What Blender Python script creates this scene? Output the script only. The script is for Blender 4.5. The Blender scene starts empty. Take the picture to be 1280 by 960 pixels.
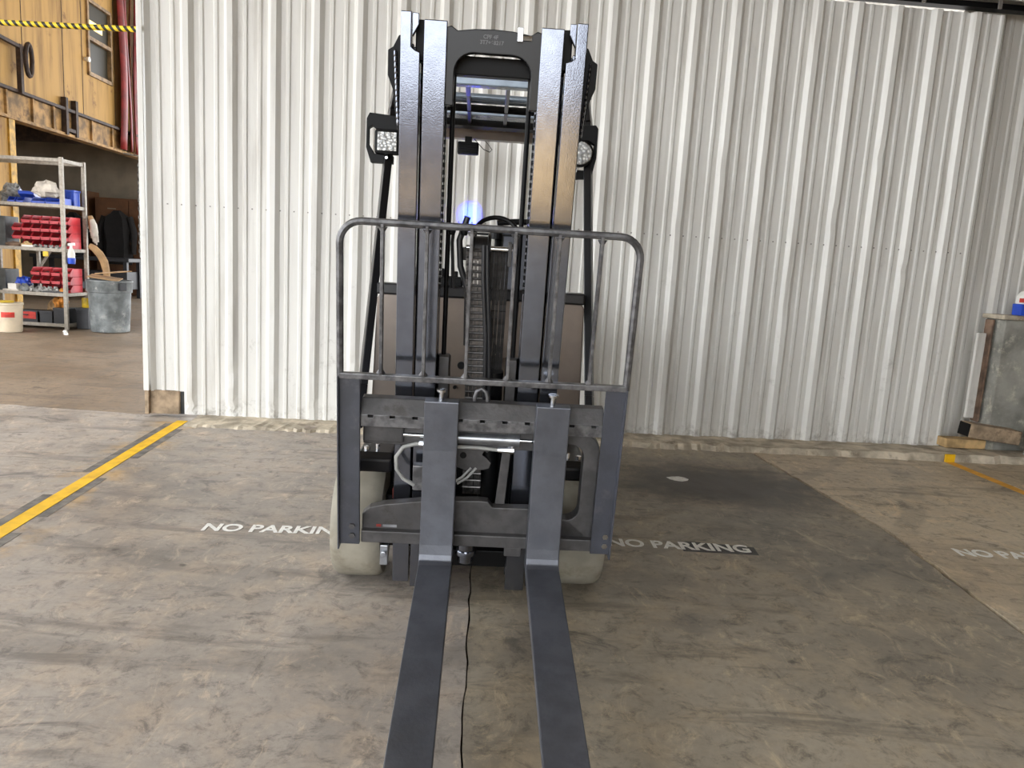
import bpy, bmesh, math, random
from mathutils import Vector, Matrix
random.seed(7)
R = math.radians
scene = bpy.context.scene
col = scene.collection

# ------------------------------------------------------------------ camera, sky, sun, exposure
cam_d = bpy.data.cameras.new('camera'); cam = bpy.data.objects.new('camera', cam_d); col.objects.link(cam)
cam_d.sensor_width = 36; cam_d.lens = 36*930/1280; cam_d.clip_end = 200
# camera axes measured from the vanishing points (pitch 9.2 degrees down, roll 3.4 degrees)
rt, dn, fw = Vector((.998, .010, .059)), Vector((.059, -.160, -.985)), Vector((0, .987, -.160))
fw.normalize(); dn = (dn - dn.dot(fw)*fw).normalized(); rt = dn.cross(fw)
cam.matrix_world = Matrix(((rt.x, -dn.x, -fw.x, 0), (rt.y, -dn.y, -fw.y, 0), (rt.z, -dn.z, -fw.z, 1.3), (0, 0, 0, 1)))
scene.camera = cam

world = bpy.data.worlds.new('world'); scene.world = world; world.use_nodes = True
bg = world.node_tree.nodes['Background']; bg.inputs[0].default_value = (.93, .965, 1, 1); bg.inputs[1].default_value = 5.0
sun_d = bpy.data.lights.new('sun', 'SUN'); sun_d.energy = 9; sun_d.angle = R(3); sun_d.color = (1, .9, .76)
sun = bpy.data.objects.new('sun', sun_d); col.objects.link(sun); sun.rotation_euler = (R(22), R(-6), 0)
vs = scene.view_settings
vs.view_transform = 'Standard'; vs.look = 'None'; vs.exposure = .46; vs.gamma = 1; vs.use_curve_mapping = False

# ------------------------------------------------------------------ materials
def lin(c):
    c = [x/255 for x in c]
    return tuple(x/12.92 if x <= .04045 else ((x+.055)/1.055)**2.4 for x in c) + (1,)
class NG:
    def __init__(s, name):
        s.m = bpy.data.materials.new(name); s.m.use_nodes = True; s.t = s.m.node_tree
        s.b = s.t.nodes['Principled BSDF']
    def new(s, t): return s.t.nodes.new(t)
    def put(s, sock, v):
        if isinstance(v, bpy.types.NodeSocket): s.t.links.new(v, sock)
        elif isinstance(v, (int, float)) and sock.type == 'VECTOR': sock.default_value = (v, v, v)
        else: sock.default_value = v
    def obj(s): return s.new('ShaderNodeTexCoord').outputs['Object']
    def sep(s, v):
        n = s.new('ShaderNodeSeparateXYZ'); s.put(n.inputs[0], v); return n.outputs
    def math(s, op, a, b=0., c=0., clamp=False):
        n = s.new('ShaderNodeMath'); n.operation = op; n.use_clamp = clamp
        for i, v in enumerate((a, b, c)): s.put(n.inputs[i], v)
        return n.outputs[0]
    def scalev(s, v, sc):
        n = s.new('ShaderNodeMapping'); s.put(n.inputs[0], v); n.inputs['Scale'].default_value = sc; return n.outputs[0]
    def noise(s, scale, detail=4, rough=.55, vec=None, dist=0.):
        n = s.new('ShaderNodeTexNoise'); s.put(n.inputs['Vector'], vec if vec is not None else s.obj())
        n.inputs['Scale'].default_value = scale; n.inputs['Detail'].default_value = detail
        n.inputs['Roughness'].default_value = rough; n.inputs['Distortion'].default_value = dist
        return n.outputs[0]
    def smooth(s, v, a, b, lo=0., hi=1.):
        n = s.new('ShaderNodeMapRange'); n.interpolation_type = 'SMOOTHSTEP'; s.put(n.inputs[0], v)
        for i, x in enumerate((a, b, lo, hi)): s.put(n.inputs[i+1], x)
        return n.outputs[0]
    def mix(s, f, a, b, mode='MIX'):
        n = s.new('ShaderNodeMix'); n.data_type = 'RGBA'; n.blend_type = mode
        s.put(n.inputs[0], f); s.put(n.inputs[6], a); s.put(n.inputs[7], b); return n.outputs[2]
    def bump(s, h, strength=.3, dist=.01):
        n = s.new('ShaderNodeBump'); s.put(n.inputs['Height'], h); n.inputs['Strength'].default_value = strength
        n.inputs['Distance'].default_value = dist; s.put(s.b.inputs['Normal'], n.outputs[0])
    def done(s, color, rough=.5, metal=0., ior=1.5):
        s.put(s.b.inputs['Base Color'], color); s.put(s.b.inputs['Roughness'], rough); s.put(s.b.inputs['Metallic'], metal)
        s.b.inputs['IOR'].default_value = ior
        return s.m
def simple(name, c, rough=.5, metal=0., var=.25, scale=8., ior=1.5, bump=0., bscale=120., dirt=None, dscale=5.):
    g = NG(name); n = g.noise(scale, 5)
    d = lin([x*(1-var) for x in c]); l = lin([min(255, x*(1+var*.6)) for x in c])
    color = g.mix(g.smooth(n, .3, .7), d, l)
    if dirt: color = g.mix(g.smooth(g.noise(dscale, 6, .7), .52, .72), color, lin(dirt))
    if bump: g.bump(g.noise(bscale, 3), bump, .004)
    return g.done(color, rough, metal, ior)
M = {}
M['mast'] = simple('charcoal_gloss_paint', (112, 115, 124), .13, .92, .05, 20, 1.8, .05, 190)
M['fork'] = simple('slate_fork_paint', (88, 90, 97), .36, .55, .10, 12, 1.8, .15, 110, (78, 80, 88), 9)
M['guard'] = simple('black_satin_paint', (13, 13, 16), .32, 0, .12, 12, 1.42)
M['cast'] = simple('dirty_carriage_steel', (74, 72, 72), .5, .2, .22, 14, 1.6, .3, 60, (50, 46, 43), 7)
M['wornbar'] = simple('worn_edge_steel', (98, 97, 98), .36, .4, .3, 30, 1.6, .2, 90, (58, 58, 62), 12)
M['upright'] = simple('slate_upright_paint', (56, 58, 66), .42, 0, .12, 10, 1.6, .15, 90, (74, 74, 80), 14)
M['black'] = simple('matte_black', (8, 8, 9), .5, 0, .2, 10, 1.3)
M['rubberhose'] = simple('black_hose_rubber', (34, 34, 36), .38, 0, .15, 10)
M['greyhose'] = simple('pale_hose', (150, 150, 146), .4, 0, .15, 10)
M['chrome'] = simple('bright_steel', (205, 207, 210), .16, 1, .08, 20)
M['cylinder'] = simple('cylinder_steel', (150, 152, 156), .28, .8, .12, 20)
M['chain'] = simple('oily_chain_steel', (78, 76, 75), .33, .75, .35, 60)
M['oldchain'] = simple('dark_oily_chain', (34, 33, 33), .4, .6, .3, 60)
M['tire'] = simple('pale_non_marking_rubber', (142, 136, 122), .75, 0, .12, 6, 1.45, .2, 40, (122, 114, 98), 5)
M['panel'] = simple('brown_grey_cowl_paint', (108, 96, 86), .3, .2, .12, 4, 1.6)
M['seat'] = simple('dark_grey_vinyl', (86, 88, 96), .55, 0, .1, 10)
M['blue'] = simple('blue_lamp_light_colour', (50, 52, 220), .35, 0, .05, 10)  # blue lamp light as a colour, for the guard slat
M['guardtop'] = simple('guard_bar_sky_reflection', (120, 130, 140), .25, .3, .1, 12)  # pale sky reflection put into the colour of the guard crossbars
M['redbit'] = simple('red_part', (150, 48, 40), .5)
M['stamp'] = simple('stamped_grey_text', (120, 120, 122), .5)
def lens_mat():
    g = NG('faceted_lamp_lens'); v = g.new('ShaderNodeTexVoronoi'); g.put(v.inputs['Vector'], g.obj()); v.inputs['Scale'].default_value = 70
    color = g.mix(g.smooth(v.outputs['Distance'], .1, .6), lin((245, 245, 242)), lin((170, 172, 172)))
    g.bump(v.outputs['Distance'], .6, .01); return g.done(color, .15, .2)
M['lens'] = lens_mat()
def wall_mat(name, c, dirt=(150, 146, 138)):
    g = NG(name); p = g.obj(); z = g.sep(p)[2]
    streak = g.noise(6, 6, .65, g.scalev(p, (1.6, 1.6, .12)))
    color = g.mix(g.smooth(streak, .45, .8, 0., .55), lin(c), lin(dirt))
    scuff = g.math('MULTIPLY', g.smooth(g.noise(4.6, 9, .78), .57, .75), g.smooth(z, .0, 2.1, .6, .15))
    color = g.mix(scuff, color, lin((138, 132, 124)))
    color = g.mix(g.math('MULTIPLY', g.smooth(z, .2, .0, 0, .7), g.smooth(g.noise(14, 7, .7), .45, .7)), color, lin((120, 110, 98)))
    g.bump(g.noise(25, 4), .12, .003)
    return g.done(color, .42)
M['sheet'] = wall_mat('painted_ribbed_sheet', (219, 217, 211), (156, 148, 136))
M['sheetold'] = wall_mat('weathered_ribbed_sheet', (208, 205, 198))
M['screw'] = simple('dull_screw_head', (140, 136, 130), .5, .5)
M['wood'] = simple('weathered_timber', (158, 138, 114), .85, 0, .25, 10, 1.4, .4, 50, (108, 92, 76), 6)
M['woodnew'] = simple('pale_sawn_timber', (196, 164, 116), .8, 0, .2, 10, 1.4, .3, 50)
M['yellowpaint'] = simple('yellow_line_paint', (236, 186, 30), .6, 0, .08, 9, 1.4, 0, 1, (214, 158, 44), 8)
M['orangepaint'] = simple('orange_yellow_line_paint', (226, 164, 54), .6, 0, .1, 9)
M['darkpaint'] = simple('dark_line_border', (112, 106, 98), .7, 0, .25, 14)
M['text'] = simple('stencil_white_paint', (242, 240, 234), .7, 0, .06, 25, 1.4, 0, 1, (196, 190, 178), 26)
M['concrete'] = simple('rough_concrete', (190, 178, 158), .9, 0, .2, 7, 1.4, .7, 40, (128, 116, 100), 5)
M['greypier'] = simple('grey_scraped_concrete', (142, 140, 132), .85, 0, .18, 5, 1.4, .4, 40, (190, 184, 168), 9)
M['yellowwall'] = None
def yellow_wall():
    g = NG('streaked_ochre_wall_paint'); p = g.obj()
    st = g.noise(5, 6, .6, g.scalev(p, (1, 1, .1)))
    color = g.mix(g.smooth(st, .42, .72), lin((180, 140, 76)), lin((132, 98, 50)))
    color = g.mix(g.smooth(g.noise(2.2, 7, .7), .58, .7), color, lin((120, 84, 48)))
    return g.done(color, .75)
M['yellowwall'] = yellow_wall()
M['girder'] = simple('grimy_ochre_girder', (150, 116, 70), .7, 0, .35, 5, 1.4, .2, 30, (82, 60, 40), 4)
M['darksteel'] = simple('rusty_dark_steel', (62, 46, 36), .7, .1, .3, 12)
M['paleinner'] = simple('dim_cream_wall', (138, 126, 108), .8, 0, .1, 2)
M['locker'] = simple('brown_locker_paint', (96, 62, 36), .6, 0, .15, 3)
M['redcurtain'] = simple('dark_red_vinyl', (128, 30, 26), .5, 0, .2, 4)
M['tancurtain'] = simple('tan_vinyl', (150, 106, 72), .5, 0, .2, 4)
M['windowframe'] = simple('brown_grey_window_frame', (140, 112, 76), .6)
g_ = NG('dusky_window_glass'); g_.b.inputs['Roughness'].default_value = .4; g_.b.inputs['Base Color'].default_value = lin((60, 55, 44)); g_.b.inputs['IOR'].default_value = 1.25; M['pane'] = g_.m
g_ = NG('lit_ceiling_tube'); g_.b.inputs['Base Color'].default_value = lin((255, 230, 150)); g_.b.inputs['Emission Color'].default_value = lin((255, 226, 140)); g_.b.inputs['Emission Strength'].default_value = 1.1; M['lamp'] = g_.m
M['shelfsteel'] = simple('galvanised_shelf_steel', (152, 144, 132), .5, .2, .1, 30)
M['binblue'] = simple('blue_bin_plastic', (40, 78, 190), .4, 0, .1, 6)
M['binred'] = simple('red_bin_plastic', (206, 52, 62), .4, 0, .1, 6)
M['bag'] = simple('pale_crumpled_paper', (206, 198, 186), .7, 0, .12, 8, 1.4, .5, 14)
M['can'] = simple('scuffed_grey_plastic', (112, 116, 116), .5, 0, .25, 6, 1.4, .1, 30, (160, 160, 156), 7)
M['bucket'] = simple('white_bucket_plastic', (212, 196, 170), .45, 0, .08, 4)
M['redlabel'] = simple('red_label_print', (196, 50, 36), .5)
M['cardboard'] = simple('tan_cardboard', (172, 138, 98), .8, 0, .15, 5)
M['blackplastic'] = simple('black_plastic_case', (36, 36, 40), .45, 0, .2, 6)
M['greymetal'] = simple('grey_tool_metal', (130, 128, 124), .45, .3, .4, 20)
M['orangebag'] = simple('orange_brown_sack', (196, 128, 54), .7, 0, .3, 12, 1.4, .6, 20)
M['yellowcan'] = simple('yellow_can_paint', (206, 172, 40), .5)
M['white'] = simple('white_plastic', (228, 224, 216), .4, 0, .05, 8)
M['jacket'] = simple('black_cloth', (26, 24, 24), .9, 0, .2, 12)
M['darkgrey'] = simple('dark_grey_steel', (70, 72, 72), .5, .2, .2, 8)
M['rust'] = simple('rusty_trim', (112, 90, 74), .8, 0, .25, 12)
M['roofsheet'] = simple('pale_roof_sheet', (170, 166, 158), .7)
def stripe():
    g = NG('yellow_black_spiral_stripe'); p = g.sep(g.obj())
    ph = g.math('FRACT', g.math('ADD', g.math('MULTIPLY', p[0], 19.0), g.math('MULTIPLY', p[2], 14.0)))
    return g.done(g.mix(g.smooth(ph, .46, .52), lin((32, 26, 18)), lin((236, 204, 40))), .5)
M['stripe'] = stripe()

# ------------------------------------------------------------------ mesh helpers
class MB:
    def __init__(s): s.v = []; s.f = []
    def add(s, vs, fs):
        o = len(s.v); s.v += [tuple(v) for v in vs]; s.f += [tuple(i+o for i in f) for f in fs]; return s
    def box(s, x0, x1, y0, y1, z0, z1, m=None):
        vs = [Vector((x, y, z)) for z in (z0, z1) for y in (y0, y1) for x in (x0, x1)]
        if m: vs = [m @ v for v in vs]
        return s.add(vs, [(0, 2, 3, 1), (4, 5, 7, 6), (0, 1, 5, 4), (2, 6, 7, 3), (0, 4, 6, 2), (1, 3, 7, 5)])
    def bar(s, p, q, w, d, up=(0, 0, 1)):
        p, q = Vector(p), Vector(q); t = (q-p).normalized(); up = Vector(up)
        a = t.cross(up).normalized() if abs(t.dot(up)) < .99 else Vector((1, 0, 0)); b = a.cross(t)
        vs = [c + a*i*w/2 + b*j*d/2 for c in (p, q) for (i, j) in ((-1, -1), (1, -1), (1, 1), (-1, 1))]
        return s.add(vs, [(0, 1, 2, 3), (7, 6, 5, 4)] + [(i, i+4, (i+1) % 4+4, (i+1) % 4) for i in range(4)])
    def prism(s, poly, d0, d1, axis='y'):
        # poly of 2D points; axis y: (x,z) extruded along y ; axis x: (y,z) extruded along x ; axis z: (x,y)
        def P(a, d): return {'y': (a[0], d, a[1]), 'x': (d, a[0], a[1]), 'z': (a[0], a[1], d)}[axis]
        n = len(poly); vs = [P(a, d0) for a in poly] + [P(a, d1) for a in poly]
        return s.add(vs, [tuple(range(n)), tuple(range(2*n-1, n-1, -1))] + [(i, i+n, (i+1) % n+n, (i+1) % n) for i in range(n)])
    def tube(s, path, r, n=10, closed=False, flat=None):
        pts = [Vector(p) for p in path]; N = len(pts); vs = []; fs = []; ref = None
        for i, p in enumerate(pts):
            t = (pts[(i+1) % N]-pts[i-1]) if closed else (pts[min(i+1, N-1)]-pts[max(i-1, 0)])
            t.normalize()
            if ref is None: ref = t.orthogonal().normalized()
            ref = (ref - ref.dot(t)*t).normalized(); b = t.cross(ref)
            rr = r[i] if isinstance(r, (list, tuple)) else r
            for k in range(n):
                a = 2*math.pi*k/n; vs.append(p + ref*math.cos(a)*rr + b*math.sin(a)*rr)
        for i in range(N if closed else N-1):
            j = (i+1) % N
            for k in range(n): fs.append((i*n+k, i*n+(k+1) % n, j*n+(k+1) % n, j*n+k))
        if not closed: fs += [tuple(range(n-1, -1, -1)), tuple((N-1)*n+k for k in range(n))]
        return s.add(vs, fs)
    def lathe(s, prof, c=(0, 0, 0), axis='z', n=24, cap=True):
        vs = []; fs = []
        for (r, h) in prof:
            for k in range(n):
                a = 2*math.pi*k/n; x, y = r*math.cos(a), r*math.sin(a)
                q = {'z': (x, y, h), 'x': (h, x, y), 'y': (x, h, y)}[axis]
                vs.append((q[0]+c[0], q[1]+c[1], q[2]+c[2]))
        for i in range(len(prof)-1):
            for k in range(n): fs.append((i*n+k, i*n+(k+1) % n, (i+1)*n+(k+1) % n, (i+1)*n+k))
        if cap: fs += [tuple(range(n)), tuple((len(prof)-1)*n+k for k in range(n))]
        return s.add(vs, fs)
    def mesh(s, name, m, bevel=0, smooth=False, seg=2):
        me = bpy.data.meshes.new(name); me.from_pydata(s.v, [], s.f); bm = bmesh.new(); bm.from_mesh(me)
        bmesh.ops.recalc_face_normals(bm, faces=bm.faces)
        if bevel:
            ed = [e for e in bm.edges if len(e.link_faces) == 2 and e.calc_face_angle(0) > R(35)]
            bmesh.ops.bevel(bm, geom=ed, offset=bevel, segments=seg, affect='EDGES', profile=.6)
        bm.to_mesh(me); bm.free()
        if smooth:
            for p in me.polygons: p.use_smooth = True
            if hasattr(me, 'set_sharp_from_angle'): me.set_sharp_from_angle(angle=R(40))
        me.materials.append(M[m] if isinstance(m, str) else m); return me
    def build(s, name, m, parent=None, bevel=0, smooth=False, loc=None, rot=None, label=None):
        return link(name, s.mesh(name, m, bevel, smooth), parent, loc, rot, label)
def link(name, me, parent=None, loc=None, rot=None, label=None):
    o = bpy.data.objects.new(name, me); col.objects.link(o); o.parent = parent
    if loc: o.location = loc
    if rot: o.rotation_euler = rot
    if label: o['label'] = label
    return o
def empty(name, loc, rz=0., rx=0.):
    o = bpy.data.objects.new(name, None); col.objects.link(o); o.location = loc; o.rotation_euler = (rx, 0, rz); o.empty_display_size = .1; return o
def tag(o, label, cat, group=None, kind=None):
    o['label'] = label; o['category'] = cat
    if group: o['group'] = group
    if kind: o['kind'] = kind
    return o
def rnd(a, b): return random.uniform(a, b)
def arc(cx, cy, r, a0, a1, n=6): return [(cx+r*math.cos(R(a0+(a1-a0)*i/n)), cy+r*math.sin(R(a0+(a1-a0)*i/n))) for i in range(n+1)]
ORD = ['first', 'second', 'third', 'fourth', 'fifth', 'sixth', 'seventh', 'eighth', 'ninth', 'tenth', 'eleventh', 'twelfth']

# ------------------------------------------------------------------ floor
def floor_mat(name, base, dark, warm, lo=.35, hi=.72, spot=.0):
    g = NG(name); p = g.obj(); X = g.sep(p)
    n1 = g.noise(.9, 8, .62, p, .6); n2 = g.noise(4.5, 8, .68, p, .3); n3 = g.noise(38, 5, .6)
    color = g.mix(g.smooth(n1, lo, hi), lin(base), lin(dark))
    color = g.mix(g.smooth(n2, .42, .74, 0, .75), color, lin(warm))
    color = g.mix(g.smooth(g.noise(2.1, 9, .75, g.scalev(p, (1, 1.6, 1)), .8), .55, .66, 0, .75), color, lin([c*.6 for c in dark]))
    color = g.mix(g.smooth(n3, .35, .75, 0, .3), color, lin([c*.72 for c in base]))
    n4 = g.noise(11, 10, .8, p, .5); color = g.mix(g.smooth(n4, .49, .67, 0, .72), color, lin([c*.66 for c in dark]))
    color = g.mix(g.smooth(g.noise(7, 10, .82, g.scalev(p, (1, .55, 1)), 1.2), .52, .66, 0, .6), color, lin([min(255, c*1.16) for c in warm]))
    st = g.noise(2.6, 8, .7, g.scalev(p, (.35, 2.2, 1)), .4); color = g.mix(g.smooth(st, .53, .66, 0, .55), color, lin([c*.74 for c in dark]))
    # long swept rubber marks left by turning tyres
    for (cx, cy, r, wd, amt) in ((-1.1, 6.2, 4.02, .085, .30), (-.9, 5.6, 2.75, .07, .34), (-2.6, 9.3, 6.4, .06, .25), (1.5, 8.5, 5.7, .07, .22), (4, -1, 4.9, .08, .18)):
        dx = g.math('SUBTRACT', X[0], cx); dy = g.math('SUBTRACT', X[1], cy)
        d = g.math('SQRT', g.math('ADD', g.math('MULTIPLY', dx, dx), g.math('MULTIPLY', dy, dy)))
        e = g.math('ABSOLUTE', g.math('SUBTRACT', d, r))
        k = g.math('MULTIPLY', g.smooth(e, wd, wd*.6, 0, amt), g.smooth(g.noise(3, 5), .35, .6))
        color = g.mix(k, color, lin((84, 80, 76)))
    # oil drips
    v = g.new('ShaderNodeTexVoronoi'); g.put(v.inputs['Vector'], p); v.inputs['Scale'].default_value = 2.6
    drip = g.math('MULTIPLY', g.smooth(g.math('ADD', v.outputs['Distance'], g.math('MULTIPLY', n3, .07)), .085, .06), .75)
    color = g.mix(drip, color, lin((66, 60, 54)))
    if spot:
        # old oil-soaked patch along the wall, with its own ragged outline
        dx = g.math('MULTIPLY', g.math('SUBTRACT', X[0], 1.35), .62); dy = g.math('MULTIPLY', g.math('SUBTRACT', X[1], 4.55), .95)
        d = g.math('ADD', g.math('SQRT', g.math('ADD', g.math('MULTIPLY', dx, dx), g.math('MULTIPLY', dy, dy))), g.math('MULTIPLY', n2, .55))
        color = g.mix(g.smooth(d, .95, .45, 0, spot), color, lin((70, 62, 54)))
    # faded yellow overspray beside the painted bay line
    e = g.math('ABSOLUTE', g.math('ADD', g.math('ADD', X[0], 1.915), g.math('MULTIPLY', X[1], .096)))
    ov = g.math('MULTIPLY', g.smooth(e, .26, .06, 0, .55), g.smooth(g.noise(3.1, 7, .7), .47, .66))
    ov = g.math('MULTIPLY', ov, g.smooth(X[1], 5.5, 5.3))
    color = g.mix(ov, color, lin((206, 160, 74)))
    g.bump(g.math('ADD', n2, g.math('MULTIPLY', n3, .5)), .25, .006)
    return g.done(color, g.smooth(n1, .3, .7, .6, .42))
M['slab'] = floor_mat('worn_concrete_slab', (172, 162, 151), (134, 126, 118), (182, 163, 142))
M['slabmid'] = floor_mat('oil_stained_concrete_slab', (164, 153, 135), (116, 107, 94), (176, 158, 130), spot=.95)
M['slabright'] = floor_mat('pale_concrete_slab', (208, 192, 166), (160, 142, 118), (206, 184, 150))
M['dirt'] = floor_mat('brown_dusty_floor', (136, 118, 98), (112, 96, 78), (134, 112, 88))
M['apron'] = simple('dark_reflected_yard', (50, 42, 41), .9, 0, .3, .35)
M['mastgold'] = simple('gold_mast_reflector', (206, 172, 116), .9, 0, .12, .8)
M['subfloor'] = simple('dark_joint_filler', (58, 50, 42), .95)
fl = MB().box(-30, 14, -40, 32, -.3, -.02).build('floor', 'subfloor'); tag(fl, 'grey concrete warehouse floor of worn slabs with dark joints', 'floor', None, 'structure')
def jag(pts, amp, step=.07):
    out = []
    for a, b in zip(pts, pts[1:]):
        n = max(1, int(math.dist(a, b)/step))
        for i in range(n): out.append((a[0]+(b[0]-a[0])*i/n+rnd(-amp, amp), a[1]+(b[1]-a[1])*i/n+rnd(-amp, amp)))
    return out+[pts[-1]]
wx, wy, wa = -2.424, 5.544, R(4.0)                       # foot of the sliding wall and its direction
WT = Vector((math.cos(wa), math.sin(wa), 0)); WN = Vector((-math.sin(wa), math.cos(wa), 0))
def wp(u, off=0., z=0.): return Vector((wx, wy, 0)) + WT*u + WN*off + Vector((0, 0, z))
def slab(poly, m, z=0.): return MB().prism(poly, -.06, z, 'z').build('concrete_slab', m, fl)
j1 = jag([(-.04, -4.4), (-.076, 1.75), (-.116, 2.65), (-.22, 5.0), (-.25, 5.72)], .0045)
j1b = [(x+.004+rnd(0, .004), y) for x, y in j1]
j2 = jag([(2.03, -4.4), (2.03, 2.69), (2.045, 3.88), (1.84, 5.3), (1.82, 5.86)], .006)
j2b = [(x+.014+rnd(0, .016), y) for x, y in j2]
b0 = jag([(-30, 5.55), (-3.9, 5.60), (-2.45, 5.52)], .012, .1)
slab([(-30, -4.4)] + j1[:1] + j1[1:] + b0[::-1], 'slab')
slab(j1b + j2[::-1], 'slabmid')
slab(j2b + [(14, 6.7), (14, -4.4)], 'slabright')
slab([(x, y+.02) for x, y in b0] + [(-2.2, 5.58), (-.2, 5.6), (14, 6.4), (14, 32), (-30, 32)], 'dirt', -.004)
slab([(-30, -4.42), (14, -4.42), (14, -40), (-30, -40)], 'apron', -.006)  # unseen yard ground, coloured dark to set the mast reflections
slab([(.05, -5.2), (8, -5.2), (9, -19), (1.4, -19), (.3, -9)], 'mastgold', -.002)  # unseen gold patch added for the right mast rails to reflect
slab([(-1.3, -5.4), (-.55, -5.4), (-.6, -7.4), (-1.4, -7.6)], 'mastgold', -.002)  # smaller unseen gold patch, added for the left rails' reflection

# ------------------------------------------------------------------ roof and far shell (outside the frame, shades the hall)
ro = MB().box(-9.5, 12, -6.4, 24, 7.2, 7.35)
for y in (-6, -2, 2, 6, 10, 14): ro.box(-9.5, 12, y-.1, y+.1, 6.9, 7.2)
tag(ro.build('ceiling', 'roofsheet'), 'pale sheet roof over the hall carried on cross beams', 'ceiling', None, 'structure')
M['darkwall'] = simple('dark_light_blocker', (84, 74, 64), .85, 0, .15, 2)
tag(MB().box(1.6, 7.8, -6.6, -6.4, -.02, 7.2).box(-9.5, 1.6, -6.6, -6.4, 4.7, 7.2).build('light_block_front', 'darkwall'), 'unseen dark brown wall and header added behind the viewer to block light', 'wall', None, 'structure')  # added out of view: darkens the right rear and narrows the sky opening
tag(MB().box(7.6, 7.8, -6.4, 7.5, -.02, 7.2).build('light_block_right', 'darkwall'), 'unseen dark side wall added at the right to block light', 'wall', None, 'structure')  # added out of view so the light comes mainly from the left

# ------------------------------------------------------------------ ribbed sheet door
PITCH = .302; PW = PITCH*3
def rib_profile(u0, u1):
    pts = []
    k0 = math.floor((u0)/PITCH)-1; k1 = math.ceil(u1/PITCH)+1
    for k in range(k0, k1+1):
        c = -.005+k*PITCH
        pts += [(c-.048, 0), (c-.019, .033), (c+.019, .033), (c+.048, 0)]
        for f in (1/3, 2/3):
            m = c+PITCH*f; pts += [(m-.019, 0), (m-.009, .009), (m+.009, .009), (m+.019, 0)]
    return [(u, h) for u, h in pts if u0-1e-6 <= u <= u1+1e-6]
def dentf(u, z, seed):
    return .0022*math.sin(u*3.1+z*2.3+seed)+.0014*math.sin(u*7.7-z*5.1+seed*2)
def sheet(parent, u0, u1, z0, z1, off, m, seed, dents=()):
    prof = rib_profile(u0, u1); nz = 44; vs = []; fs = []; n = len(prof)
    zs = [z0+(z1-z0)*(i/nz)**1.25 for i in range(nz+1)]
    for z in zs:
        for (u, h) in prof:
            hh = h+dentf(u, z, seed); uu = u
            for (du, dz, rr, amp) in dents:
                q = ((u-du)/rr)**2+((z-dz)/(rr*1.4))**2
                if q < 4 and h > .02: e = math.exp(-q*1.6); hh -= amp*e; uu += amp*.5*e*math.sin(z*90+du*40)
            zz = z
            if callable(parent): pass
            p = wp(uu, off-hh, zz); vs.append(p)
    for i in range(nz):
        for k in range(n-1): fs.append((i*n+k, i*n+k+1, (i+1)*n+k+1, (i+1)*n+k))
    mb = MB().add(vs, fs)
    return mb
door = empty('sliding_door', wp(0)); tag(door, 'wide white ribbed sheet metal sliding door behind the forklift', 'door', None, 'structure')
door.name = 'door_1'
door_inv = Matrix.Translation(-wp(0))
def door_part(mb, name, m, **k):
    mb.v = [tuple(door_inv @ Vector(v)) for v in mb.v]
    o = mb.build(name, m, door, **k); return o
edges = [-.30, -.005+PITCH*0+.0, -.005+PITCH*3, -.005+PITCH*6, -.005+PITCH*9, -.005+PITCH*11+.06, -.005+PITCH*14+.06, -.005+PITCH*17+.06, 5.97]
for i in range(len(edges)-1):
    u0, u1 = edges[i]-.055, edges[i+1]+.055
    if i == len(edges)-2: u1 = 5.965
    if i == 0: u0 = -.305
    zb = .195 if i == 0 else .022
    dn_ = []
    for k in range(-1, 21):
        c = -.005+k*PITCH
        if u0 < c < u1:
            if k < 5: dn_ += [(c, .06, .1, rnd(.012, .026)), (c, rnd(.25, .5), .05, rnd(.006, .016)), (c, rnd(.8, 1.5), .04, rnd(.0, .01))]
            else: dn_ += [(c, rnd(.5, 2.4), .05, rnd(.004, .015)), (c, rnd(1.0, 2.3), .09, rnd(.0, .014))]
    o = door_part(sheet(None, u0, u1, zb, 3.335, -.0012*(i % 2)*1.5, 'sheet', i*1.7, dn_), 'sheet_panel', 'sheet')
    sc = MB()
    for k in range(-1, 21):
        for f in (1/6, .5, 5/6):
            for z in (1.58,):
                c = -.005+(k+f)*PITCH
                if u0+.06 < c < u1-.06: sc.lathe([(.006, 0), (.006, .004), (.002, .006)], (0, 0, 0), 'y', 6) if False else sc.box(-.0045, .0045, -.004, .0, -.0045, .0045, Matrix.Translation(wp(c, -.003, z)) @ Matrix.Rotation(wa, 4, 'Z'))
    if sc.v: s_ = door_part(sc, 'screw_heads', 'screw'); s_['kind'] = 'stuff'
def wbox(u0, u1, o0, o1, z0, z1): return MB().box(u0, u1, o0, o1, z0, z1, Matrix.Translation(wp(0)) @ Matrix.Rotation(wa, 4, 'Z'))
door_part(wbox(-.335, -.295, -.05, .05, .2, 3.34), 'edge_trim', 'sheet', bevel=.004)
door_part(wbox(-.33, -.30, -.045, .02, .02, .2), 'bottom_rail_stub', 'wood', bevel=.003)
door_part(wbox(-.31, -.05, .02, .08, .015, .26), 'bottom_rail', 'darkgrey', bevel=.004)
door_part(wbox(-.30, -.09, -.015, .02, .02, .2), 'kick_block', 'wood', bevel=.004)
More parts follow.
